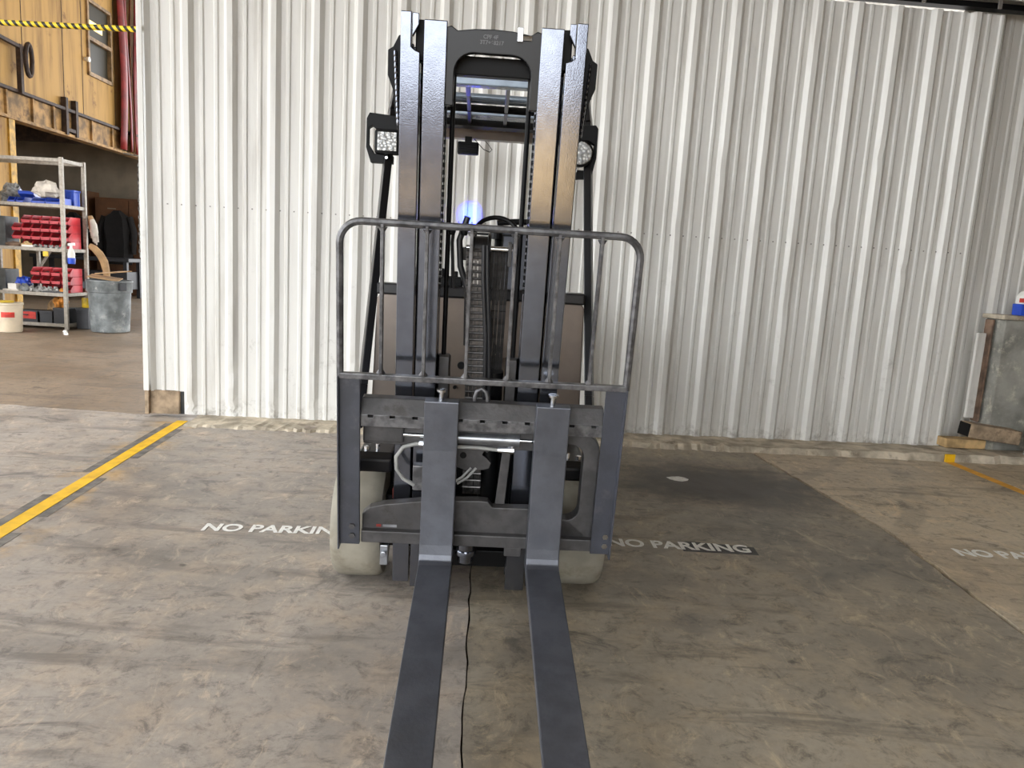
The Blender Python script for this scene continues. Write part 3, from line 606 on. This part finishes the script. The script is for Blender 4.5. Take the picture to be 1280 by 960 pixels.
# ------------------------------------------------------------------ things at the right end
pr_ = empty('concrete_pier', wp(6.75, 0, 0)); tag(pr_, 'grey scraped concrete pier at the right edge with a ledge on top', 'pier')
inv2 = Matrix.Translation(-wp(6.75, 0, 0))
def prp(mb, name, m, parent=pr_, inv=inv2, **k):
    mb.v = [tuple(inv @ Vector(v)) for v in mb.v]; return mb.build(name, m, parent, **k)
prp(wbox(6.26, 7.5, -.12, .1, .0, 1.09), 'pier_body', 'greypier', bevel=.01); prp(wbox(6.22, 7.5, -.15, .1, 1.09, 1.125), 'pier_ledge', 'concrete', bevel=.006)
tt = wbox(6.12, 6.185, -.03, .0, .28, .97).build('trim_1', 'sheetold', bevel=.003); tag(tt, 'short grey metal trim strip beside the concrete pier', 'trim', None, 'structure')
tt = wbox(6.222, 6.238, -.03, .06, .25, 1.08).build('trim_2', 'rust', bevel=.003); tag(tt, 'rusty brown edge strip between ribbed wall and pier', 'trim', None, 'structure')
W4 = Matrix.Rotation(wa, 4, 'Z')
wb = MB().box(-.165, .165, -.06, .06, .0, .072).build('wood_block', 'woodnew', None, .006, False, tuple(wp(6.08, -.08, .05)), (0, 0, wa)); tag(wb, 'pale sawn wood block on the kerb, lower of the two', 'wood block')
wb = MB().box(-.20, .21, -.075, .075, -.055, .055)
wb = wb.build('wood_block', 'wood', None, .008, False, tuple(wp(6.21, -.20, .2)), (0, R(6), wa+R(-4))); tag(wb, 'weathered dark timber block tilted on top of the pale one', 'wood block')
wb_end = MB().box(-.203, -.199, -.07, .07, -.05, .05).build('black_end', 'black', wb)  # thin black face on the left end of the block
bd = MB().box(-.05, .05, -.02, .02, 0, .42).build('leaning_plank', 'greypier', None, .004, False, tuple(wp(6.50, -.30, .03)), (R(-8), R(10), wa)); tag(bd, 'grey upright plank leaning on the pier at the right edge', 'plank')
jg = empty('cleaner_jug', wp(6.46, -.05, 1.126), wa); tag(jg, 'blue jug with red and white label on the pier ledge', 'jug')
MB().prism([(-.075, 0), (.075, 0), (.08, .09), (-.08, .09)], -.05, .05).build('jug_body', 'binblue', jg, .008)
MB().prism([(-.062, .09), (.062, .09), (.062, .15), (.03, .19), (-.03, .19), (-.062, .15)], -.045, .045).build('jug_shoulder', 'white', jg, .008)
MB().box(-.064, .064, -.047, .0, .102, .135).build('label_band', 'redlabel', jg); MB().lathe([(.018, .19), (.018, .22)], (0, 0, 0), 'z', 12).build('jug_cap', 'binblue', jg)
bl_ = wbox(6.05, 6.3, -.0, .2, .0, .02)

# ------------------------------------------------------------------ yellow building on the left
la = R(3.7); LA = Vector((-math.sin(la), math.cos(la), 0)); LN = Vector((math.cos(la), math.sin(la), 0)); L0 = Vector((-8, 12, 0))
LM = Matrix.Translation(L0) @ Matrix.Rotation(la, 4, 'Z')       # local x towards the hall, y along the wall, z up
lw = empty('wall_left', L0, la); tag(lw, 'streaked ochre upper wall over the dark workshop bay', 'wall', None, 'structure')
def lp(mb, name, m, parent=lw, **k): return mb.build(name, m, parent, **k)
for y0, y1, z0, z1 in ((-2.6, 2.38, 3.5, 7.1), (2.38, 3.32, 3.5, 4.27), (2.38, 3.32, 5.62, 7.1), (3.32, 7.0, 3.5, 7.1)): lp(MB().box(-.12, 0, y0, y1, z0, z1), 'wall_sheet', 'yellowwall')
for y in (-.9, .35, 1.55, 2.2, 3.45): lp(MB().box(-.01, .006, y-.006, y+.006, 3.5, 7.0), 'sheet_joint', 'darksteel')
lp(MB().box(-.12, .02, -2.6, -.17, 0, 3.04), 'jamb_wall', 'yellowwall'); lp(MB().box(-.12, .05, -.17, -.02, 0, 3.04), 'jamb_post', simple('ochre_post_paint', (184, 140, 40), .6))
gd = empty('lintel_girder', L0 + Vector((0, 0, 3.04)), la); tag(gd, 'grimy ochre steel girder spanning the workshop opening', 'girder')
MB().box(-.06, .02, -2.6, 7, .05, .42).build('girder_web', 'girder', gd); MB().box(-.12, .10, -2.6, 7, .42, .47).build('top_flange', 'darksteel', gd, .005); MB().box(-.12, .08, -2.6, 7, 0, .05).build('bottom_flange', 'girder', gd, .005)
for y in (1.43, 1.76): MB().box(.02, .11, y-.04, y+.04, .02, .64).build('girder_strap', 'darksteel', gd, .005)
MB().box(.02, .10, 1.40, 1.80, .08, .14).build('strap_tie', 'darksteel', gd, .005)
for y in (-.2, .5, 1.1, 2.4, 3.2, 4.2): MB().box(.02, .06, y-.02, y+.02, .05, .42).build('web_stiffener', 'girder', gd)
MB().tube([(-.05, .06, .0), (-.05, .06, -.2)], .05, 10).build('hanger_stub', 'darksteel', gd)
wn = empty('window_1', LM @ Vector((0, 2.85, 4.27)), la); tag(wn, 'tall sash window with dusky panes in the ochre wall', 'window', None, 'structure')
for y0, y1, z0, z1 in ((-.47, -.41, 0, 1.35), (.41, .47, 0, 1.35), (-.47, .47, 0, .07), (-.47, .47, 1.29, 1.35), (-.42, .42, .63, .70)): MB().box(-.08, .04, y0, y1, z0, z1).build('window_frame', 'windowframe', wn, .006)
MB().box(-.05, -.04, -.42, .42, .06, .64).build('window_pane', 'pane', wn); MB().box(-.03, -.02, -.42, .42, .68, 1.3).build('window_pane', 'pane', wn)
MB().box(-.02, -.012, -.38, .18, .86, 1.0).build('lit_lamp_seen_in_pane', 'lamp', wn, label='pale yellow lamp glow in the upper pane')
wp_l = MB().lathe([(.03, 0), (.03, .04), (.045, .05), (.045, .09)], (0, 0, 0), 'x', 12).build('wall_fitting', 'white', None, 0, True, tuple(LM @ Vector((0, 2.30, 4.52))), (0, 0, la)); tag(wp_l, 'small round pale fitting on the ochre wall beside the window', 'wall fitting')
hrl = empty('pipe_handrail', LM @ Vector((.12, 0, 3.5)), la); tag(hrl, 'dark rusty pipe railing standing on the girder at top left', 'railing')
MB().bar((0, .06, -.05), (0, .06, .68), .07, .07, (0, 1, 0)).build('rail_post', 'darksteel', hrl); MB().bar((0, -2.2, .72), (0, .20, .64), .06, .05).build('top_rail', 'darksteel', hrl)
ch = MB().tube([(0.05, .22+.085*math.cos(2*math.pi*i/16), 4.02+.24*math.sin(2*math.pi*i/16)-.03) for i in range(16)], .035, 8, True); ch.v = [(x, y, z-3.9) for x, y, z in ch.v]
o = ch.build('cable_loop', 'darksteel', None, 0, True, tuple(LM @ Vector((.12, 0, 3.9))), (0, 0, la)); tag(o, 'dark loop of cable hanging from the pipe railing', 'cable')
cu = empty('strip_curtain', LM @ Vector((.12, 3.66, 3.1)), la); tag(cu, 'dark red and tan hanging strip curtain beside the white door edge', 'curtain')
for i, (y, w_, m) in enumerate(((-.28, .26, 'redcurtain'), (-.02, .2, 'redcurtain'), (.2, .22, 'tancurtain'), (.42, .24, 'redcurtain'), (.66, .3, 'redcurtain'), (.95, .3, 'redcurtain'))):
    vs = []; nz = 14
    for k in range(nz+1):
        z = 3.9*k/nz
        for t in (0, .33, .66, 1):
            vs.append((.06*math.sin(t*3.1+i)+.03*math.sin(z*1.3+i), y+w_*t+.03*math.sin(z*.9+i*2), z))
    fs = [(k*4+a, k*4+a+1, k*4+a+5, k*4+a+4) for k in range(nz) for a in range(3)]
    o = MB().add(vs, fs).build('curtain_strip', m, cu, 0, True); sm = o.modifiers.new('thickness', 'SOLIDIFY'); sm.thickness = .012
# workshop bay interior
bwl = MB().box(-17, -8.45, 18.5, 18.7, 0, 5).build('wall_bay_back', 'paleinner'); tag(bwl, 'dim cream back wall inside the workshop bay', 'wall', None, 'structure')
tag(MB().box(-17.2, -17, 10.2, 18.7, 0, 5).build('wall_bay_left', 'paleinner'), 'dark far side wall of the workshop bay', 'wall', None, 'structure')
tag(MB().box(-17, -10.3, 9.9, 10.1, 0, 5).build('wall_bay_front', 'paleinner'), 'front wall of the workshop bay, left of the shelf', 'wall', None, 'structure')
tag(MB().box(-17.2, -8.62, 9.9, 18.7, 3.55, 3.7).build('ceiling_bay', 'darksteel'), 'dark low ceiling inside the workshop bay', 'ceiling', None, 'structure')
def beam(y, lab): tag(MB().box(-17, -8.6, y-.08, y+.08, 3.25, 3.55).build('ceiling_beam', 'darksteel'), lab, 'beam', 'bay ceiling beams')
beam(13.4, 'dark ceiling beam nearest the shelf in the workshop bay'); beam(16.2, 'dark ceiling beam deepest in the workshop bay')
def locker(x0, x1, h, lab):
    c = empty('tall_locker', ((x0+x1)/2, 18.2, 0)); tag(c, lab, 'locker', 'brown lockers in the bay'); w_ = (x1-x0)/2
    MB().box(-w_, w_, -.2, .28, 0, h).build('locker_body', 'locker', c, .008); n = 2 if w_ > .4 else 1
    for i in range(n):
        a = -w_+.02+i*(2*w_-.02)/n; b = a+(2*w_-.04)/n-.01
        d = MB().box(a, b, -.23, -.2, .05, h-.04).build('locker_door', 'locker', c, .006); MB().box((a+b)/2-.1, (a+b)/2+.1, -.235, -.23, h-.26, h-.235).build('vent_slot', 'paleinner', d)
locker(-10.95, -10.28, 2.40, 'tall brown locker farther left on the bay back wall'); locker(-10.12, -8.5, 2.27, 'wide brown double locker beside the white door edge')
def jacket(x, y, z, h, w_, lab):
    vs = []; fs = []; n = 14; prof = [(0, .25), (.06, .5), (.14, .95), (.3, 1.0), (.6, .92), (.85, 1.0), (1, .9)]
    for (t, s) in prof:
        for k in range(n):
            a = 2*math.pi*k/n; vs.append((math.cos(a)*w_*s*(1+.1*math.sin(3*a+t*7)), math.sin(a)*.14*s*(1+.25*math.sin(5*a)), -t*h))
    for i in range(len(prof)-1):
        for k in range(n): fs.append((i*n+k, i*n+(k+1) % n, (i+1)*n+(k+1) % n, (i+1)*n+k))
    fs += [tuple(range(n)), tuple((len(prof)-1)*n+k for k in range(n))]
    c = empty('hanging_jacket', (x, y, z)); tag(c, lab, 'jacket', 'black jackets on the lockers'); MB().add(vs, fs).build('jacket_body', 'jacket', c, 0, True)
    for s in (-1, 1): MB().tube([(s*w_*.85, 0, -.12*h), (s*w_*1.2, -.03, -.4*h), (s*w_*1.15, -.04, -.8*h)], [.08, .075, .06], 9).build('sleeve', 'jacket', c, 0, True)
jacket(-10.55, 17.8, 1.88, 1.0, .27, 'black jacket hanging on the left locker'); jacket(-9.5, 17.8, 1.98, 1.25, .34, 'black jacket hanging on the wide locker')
wk = empty('work_bench', (-9.7, 16.9, 0)); tag(wk, 'dark workbench deep inside the bay', 'bench')
MB().box(-1.1, 1.1, -.35, .35, .82, .9).build('bench_top', 'blackplastic', wk, .01)
for sx in (-1, 1):
    for sy in (-1, 1): MB().box(sx*1.0-.04, sx*1.0+.04, sy*.28-.04, sy*.28+.04, 0, .82).build('leg', 'blackplastic', wk)
MB().box(-1.0, 1.0, -.3, .3, .2, .6).build('bench_drawers', 'blackplastic', wk, .02)
hk = empty('hanging_chain', (-7.75, 15.4, 3.0)); tag(hk, 'pale chain hanging just left of the white door edge', 'chain')
for i in range(22):
    a = R(90)*(i % 2); pts = [Vector((math.cos(t)*.03*math.cos(a), math.cos(t)*.03*math.sin(a), math.sin(t)*.055-i*.085-.2)) for t in [2*math.pi*k/10 for k in range(10)]]
    MB().tube(pts, .012, 6, True).build('chain_link', 'greymetal', hk, 0, True)
MB().bar((0, 0, 0), (0, 0, -.16), .02, .02).build('chain_hook', 'greymetal', hk); MB().bar((0, 0, -.02), (-.3, .0, .02), .03, .03).build('hook_arm', 'greymetal', hk)

# ------------------------------------------------------------------ shelf unit with its contents
SY0, SY1 = 10.49, 11.02; SX0, SX1 = -7.62, -6.35
sh = empty('metal_shelving', (SX0, SY0, 0)); tag(sh, 'tall open galvanised steel shelving crowded with coloured bins', 'shelving')
def sp(mb, name, m): mb.v = [(x-SX0, y-SY0, z) for x, y, z in mb.v]; return mb.build(name, m, sh, .003)
for x in (SX0, SX1):
    for y in (SY0, SY1): sp(MB().box(x-.025, x+.025, y-.02, y+.02, 0, 2.37), 'upright', 'shelfsteel')
LV = [.07, .50, 1.12, 1.725, 2.34]
for z in LV[:-1]: sp(MB().box(SX0, SX1, SY0, SY1, z-.012, z), 'shelf_board', 'shelfsteel')
for z in LV:
    for y in (SY0, SY1): sp(MB().box(SX0, SX1, y-.012, y+.012, z-.035, z+.012), 'shelf_rail', 'shelfsteel')
    for x in (SX0, SX1): sp(MB().box(x-.012, x+.012, SY0, SY1, z-.035, z+.012), 'side_rail', 'shelfsteel')
sp(MB().bar((-7.05, 11.0, .8), (-6.85, 11.0, 1.1), .03, .03), 'brace', 'shelfsteel'); sp(MB().box(-7.06, -7.02, 10.98, 11.02, .5, 1.1), 'brace_post', 'shelfsteel')
def bin_mesh(w_, d, h, m):
    t = .006; b = MB().box(-w_/2, w_/2, 0, d, 0, t).box(-w_/2, w_/2, d-t, d, 0, h)
    for s in (-1, 1):
        x0, x1 = sorted((s*w_/2, s*(w_/2-t))); b.prism([(0, 0), (d, 0), (d, h), (d*.2, h), (0, h*.4)], x0, x1, 'x')
    b.box(-w_/2, w_/2, 0, t, 0, h*.36).box(-w_/2-.003, w_/2+.003, -.010, .004, h*.30, h*.40)
    return b.mesh('parts_bin', m)
bred = bin_mesh(.128, .30, .112, 'binred'); bblue = bin_mesh(.10, .2, .085, 'binblue'); bblue2 = bin_mesh(.19, .3, .10, 'binblue')
fill = {}
def mkfill(me):
    x = max(v.co.x for v in me.vertices)-.014; d = max(v.co.y for v in me.vertices)-.012; h = max(v.co.z for v in me.vertices); rs = random.Random(4); vs = []; n = 6
    for j in range(n+1):
        for i in range(n+1): vs.append((-x+2*x*i/n, .008+(d-.008)*j/n, h*(.26+.22*rs.random()*(0 < i < n)+.15*j/n)))
    f = MB().add(vs, [(j*(n+1)+i, j*(n+1)+i+1, (j+1)*(n+1)+i+1, (j+1)*(n+1)+i) for j in range(n) for i in range(n)]).mesh('bin_shade_fill', 'darksteel'); fill[me.name] = f; return f  # dark fill standing in for the shade inside the bins
def put_bin(me, x, y, z, lab, grp, rz=0., rx=0., ry=0.):
    o = link('parts_bin', me, None, (x, y, z), (rx, ry, rz)); c_ = link('bin_shade_fill', fill.get(me.name) or mkfill(me), o); c_['kind'] = 'stuff'; tag(o, lab, 'parts bin', grp); return o
rown = ['bottom', 'second', 'third', 'top']
contm = None
for r in range(4):
    cols = [-6.985+.1345*i for i in range(5)]
    if r in (1, 2): cols = [-7.12] + cols
    for i, x in enumerate(cols):
        put_bin(bred, x, 10.66, 1.121+r*.114, 'red parts bin, upper shelf rack, %s row, %s from the left' % (rown[r], ORD[i]), 'red bins of the upper rack')
rown3 = ['bottom', 'middle', 'top']
for r in range(3):
    for i in range(4):
        if r == 0 and i == 0: continue
        put_bin(bred, -6.895+.146*i, 10.68, .501+r*.118, 'red parts bin, lower shelf rack, %s row, %s column' % (rown3[r], ORD[i]), 'red bins of the lower rack')
for i in range(2): put_bin(bblue, -7.09+.125*i, 10.53, 1.726, 'small blue open bin at the shelf front, %s of the pair' % ('left' if i == 0 else 'right'), 'blue bins on the top shelf')
put_bin(bblue2, -6.95, 10.64, 1.86, 'large blue bin tilted over the small blue bins', 'blue bins on the top shelf', .3, -.35)
for i in range(2): put_bin(bblue2, -6.71+.2*i, 10.52, 1.726, 'wide blue bin under the crumpled paper, %s one' % ('left' if i == 0 else 'right'), 'blue bins on the top shelf')
bx = empty('blue_crate', (-6.48, 10.835, 1.726)); tag(bx, 'blue ribbed plastic crate at the right end of the top shelf', 'crate')
MB().box(-.10, .09, 0, .15, 0, .21).build('crate_body', 'binblue', bx, .01); MB().box(-.107, .097, -.008, .158, .205, .235).build('crate_rim', 'binblue', bx, .006)
for i in range(5): MB().box(-.085+i*.036, -.073+i*.036, -.006, 0, .02, .2).build('crate_rib', 'binblue', bx)
def lump(name, m, loc, rx, ry, rz, lab, cat, seed=0, grp=None, amp=.18, flat=True):
    if 10.55 < loc[1] < 10.6: ry *= .6
    rs = random.Random(seed); vs = []; fs = []; n, k = 14, 9; ph = [rs.uniform(0, 6) for _ in range(6)]
    for i in range(k+1):
        th = math.pi*i/k
        for j in range(n):
            a = 2*math.pi*j/n; f = 1+amp*math.sin(3*a+ph[0]+2*th)+amp*.7*math.sin(5*a+ph[1]-3*th)+amp*.5*math.sin(7*th+ph[2])
            z = math.cos(th)*rz*f
            vs.append((math.sin(th)*math.cos(a)*rx*f, math.sin(th)*math.sin(a)*ry*f, max(z, -rz*.75) if flat else z))
    for i in range(k):
        for j in range(n): fs.append((i*n+j, i*n+(j+1) % n, (i+1)*n+(j+1) % n, (i+1)*n+j))
    o = MB().add(vs, fs).build(name, m, None, 0, False, (loc[0], loc[1], loc[2]+rz*.75)); tag(o, lab, cat, grp); return o
lump('crumpled_paper', 'bag', (-6.64, 10.62, 1.83), .17, .11, .12, 'crumpled pale paper wrapping lying over the blue bins', 'paper', 3, None, .16)
lump('grey_sack', 'greymetal', (-7.3, 10.86, 1.726), .14, .14, .15, 'grey sack at the back of the top shelf', 'sack', 5)
# middle shelf odds and ends
lump('rust_casting', 'rust', (-7.1, 10.57, 1.12), .11, .06, .04, 'rust red casting at the left of the middle shelf', 'casting', 1); lump('wood_offcut', 'woodnew', (-6.93, 10.57, 1.12), .07, .05, .045, 'tan wood offcut in front of the upper red bins', 'offcut', 2)
for i in range(6): lump('metal_fitting', 'greymetal', (-6.80+i*.075, 10.57, 1.12), .034, .03, .026, 'grey metal fitting in front of the upper red bins, %s from the left' % ORD[i], 'fitting', 10+i, 'loose fittings on the middle shelf', .3)
o = MB().box(-.08, .08, -.03, .03, 0, .025).build('paper_box', 'white', None, .003, False, (-6.86, 10.505, 1.134)); tag(o, 'flat white box on the middle shelf edge', 'box')
# lower shelf
lump('blue_sack', 'binblue', (-7.12, 10.78, .50), .11, .1, .11, 'dark blue bag left of the lower red bins', 'bag', 21); lump('olive_pouch', 'can', (-7.0, 10.585, .50), .075, .06, .06, 'olive grey pouch in front of the blue bag', 'pouch', 22)
for i in range(5): lump('machine_part', 'greymetal', (-6.87+i*.085, 10.565, .50), .05, .04, .045, 'grey machine part on the lower shelf, %s from the left' % ORD[i], 'machine part', 30+i, 'machine parts on the lower shelf', .3)
lump('brass_fittings', 'orangebag', (-6.44, 10.57, .50), .05, .04, .04, 'small brassy heap in front of the lower red bins', 'fittings', 40)
o = MB().box(-.14, .14, -.03, .05, 0, .03).build('black_tray', 'blackplastic', None, .004, False, (-6.55, 10.535, .501)); tag(o, 'flat black tray on the lower shelf front', 'tray')
o = MB().box(-.06, .06, -.05, .05, 0, .08).build('white_carton', 'white', None, .004, False, (-7.12, 10.56, .53)); tag(o, 'small white carton at the left of the lower shelf', 'carton')
o = MB().box(-.12, .1, -.05, .08, 0, .03).build('pale_board', 'bag', None, .004, False, (-7.12, 10.54, .501)); tag(o, 'pale flat board under the white carton', 'board')
o = MB().box(-.035, .035, -.01, .01, -.07, .0).build('hanging_tag', 'yellowcan', None, .002, False, (-6.60, 10.475, 1.085)); tag(o, 'cream tag hanging under the middle shelf', 'tag')
o = MB().box(-.15, .15, .0, .3, .0, .3).build('dark_case', 'darkgrey', None, .01, False, (-7.43, 10.62, .501)); tag(o, 'dark grey case at the far left of the lower shelf', 'case')
o = MB().box(-.15, .15, .0, .3, .0, .42).build('dark_cabinet', 'darkgrey', None, .01, False, (-7.40, 10.62, 1.121)); tag(o, 'dark grey cabinet left of the upper red bins', 'cabinet')
# bottom shelf
tb = empty('red_tool_box', (-6.95, 10.56, .071)); tag(tb, 'red and black tool case on the bottom shelf', 'tool case')
MB().box(-.18, .14, 0, .2, .0, .17).build('case_body', 'blackplastic', tb, .008); MB().box(-.16, .12, -.006, 0, .05, .15).build('case_front', 'redlabel', tb, .004); MB().box(-.06, .02, -.03, -.02, .1, .115).build('case_handle', 'blackplastic', tb)
for x, w_, h, lab in ((-6.48, .10, .22, 'square black box beside the front shelf upright, bottom shelf'), (-6.69, .09, .17, 'low black box right of the red tool case'), (-6.24, .085, .2, 'black box outside the right shelf upright')):
    c = empty('black_box', (x, 10.56 if x < -6.3 else 10.68, .071 if x < -6.3 else 0)); tag(c, lab, 'box', 'black boxes of the bottom shelf')
    hh = h if x < -6.3 else .3
    MB().box(-w_, w_, 0, .25, 0, hh).build('box_body', 'blackplastic', c, .006); MB().box(-w_-.006, w_+.006, -.006, .256, hh-.03, hh+.004).build('box_lid', 'blackplastic', c, .004)
lump('orange_sack', 'orangebag', (-6.53, 10.66, .30), .10, .08, .08, 'orange brown sack resting on the black box', 'sack', 50); lump('tan_sack', 'cardboard', (-6.78, 10.91, .071), .09, .08, .17, 'tan sack at the back of the bottom shelf', 'sack', 51)
yc = empty('yellow_can', (-6.24, 10.80, .305)); tag(yc, 'small yellow can on the black box by the right upright', 'can'); MB().lathe([(.055, 0), (.06, .01), (.06, .13), (.055, .14)], (0, 0, 0), 'z', 16).build('can_body', 'yellowcan', yc, 0, True); MB().lathe([(.04, .14), (.04, .15)], (0, 0, 0), 'z', 14).build('can_lid', 'greymetal', yc)
sb = empty('spray_bottle', (-6.27, 10.52, .93)); tag(sb, 'white and blue bottle hanging on the right shelf upright', 'bottle')
MB().lathe([(.045, 0), (.05, .02), (.05, .08), (.045, .085)], (0, 0, 0), 'z', 14).build('bottle_base', 'binblue', sb, 0, True); MB().lathe([(.046, .085), (.048, .14), (.03, .2), (.016, .22), (.016, .25)], (0, 0, 0), 'z', 14).build('bottle_neck', 'white', sb, 0, True); MB().bar((-.04, 0, .265), (.05, 0, .275), .03, .035).build('spray_head', 'white', sb)
for i in range(2):
    c = empty('work_glove', (-6.29+.06*i, 11.05-.06*i, 1.62-.05*i)); tag(c, 'pale leather glove hanging behind the shelf, %s of two' % ('left' if i == 0 else 'right'), 'glove', 'hanging gloves')
    MB().tube([(0, 0, 0), (.02, 0, -.08), (.03, 0, -.18), (.035, 0, -.24)], [.03, .045, .05, .04], 9).build('palm', 'cardboard' if i == 0 else 'bag', c, 0, True)
    for k in range(4): MB().tube([(.01+.02*k, 0, -.22), (.012+.023*k, 0, -.32-.02*(k % 3))], [.014, .011], 7).build('finger', 'bag', c, 0, True)
    MB().tube([(0, 0, -.1), (-.03, 0, -.18)], [.016, .012], 7).build('thumb', 'bag', c, 0, True)
# waste bin with cardboard
tc = empty('waste_bin', (-5.80, 10.62, 0)); tag(tc, 'large round grey plastic waste bin right of the shelving', 'waste bin')
MB().lathe([(.24, 0), (.25, .01), (.272, .5), (.275, .56), (.292, .565), (.296, .70), (.305, .715), (.30, .73), (.28, .73), (.262, .5), (.24, .03)], (0, 0, 0), 'z', 32).build('bin_body', 'can', tc, 0, True)
for a in (200, 330): MB().box(-.05, .05, -.03, .02, .60, .70, Matrix.Rotation(R(a+90), 4, 'Z') @ Matrix.Translation((0, -.3, 0))).build('bin_handle', 'blackplastic', tc, .008)
for i, (x, y, z, rx, ry, rz, s, lab) in enumerate(((-5.86, 10.62, .76, .2, .12, .3, .2, 'flat cardboard piece lying on the waste bin rim'), (-5.76, 10.66, .84, -.15, -.1, 1.0, .19, 'second cardboard flap topmost on the waste bin'))):
    o = MB().box(-s, s, -s*.8, s*.8, -.006, .006).build('cardboard_piece', 'cardboard', None, .002, False, (x, y, z), (rx*.4, ry, rz)); tag(o, lab, 'cardboard', 'cardboard on the bin')
o = MB().tube([(0, 0, .45), (.06, 0, .42), (.14, 0, .34), (.2, 0, .24), (.23, 0, .1), (.235, .0, .0)], [.04, .05, .055, .055, .05, .045], 10).build('cardboard_tube', 'cardboard', None, 0, True, (-6.2, 10.86, .74)); tag(o, 'bent tan cardboard roll between shelf and waste bin', 'cardboard roll')
bk = empty('plastic_bucket', (-6.79, 9.95, 0)); tag(bk, 'white plastic bucket with a red label at the left edge', 'bucket')
MB().lathe([(.135, 0), (.14, .01), (.155, .36), (.165, .365), (.165, .39), (.15, .39), (.148, .37), (.13, .02)], (0, 0, 0), 'z', 28).build('bucket_body', 'bucket', bk, 0, True)
lbv = MB(); A_ = [R(-95+10*i) for i in range(7)]
lbv.add([(math.cos(a)*.153, math.sin(a)*.153, z) for z in (.2, .27) for a in A_], [(i, i+1, i+8, i+7) for i in range(6)]); lbv.build('bucket_label', 'redlabel', bk); MB().lathe([(.1, .39), (.1, .41)], (-.05, 0, 0), 'z', 18).build('bucket_lid', 'yellowcan', bk)
for x, y, lab in ((-6.04, 9.95, 'small white scrap on the floor nearest the bucket'), (-6.2, 10.2, 'tiny white scrap on the floor under the shelving edge')): lump('paper_scrap', 'white', (x, y, -.006), .03, .025, .02, lab, 'scrap', int(-x*100), 'white floor scraps', .2)

# ------------------------------------------------------------------ caution bar at top left
cb = MB().tube([(0, 0, 0), (1.05, 0, -.028), (2.1, 0, -.02)], .019, 12)
cb = cb.build('caution_barrier_rope', 'stripe', None, 0, True, (-4.78, 5.55, 2.79)); tag(cb, 'black and yellow striped caution rope stretched across top left corner', 'caution rope')
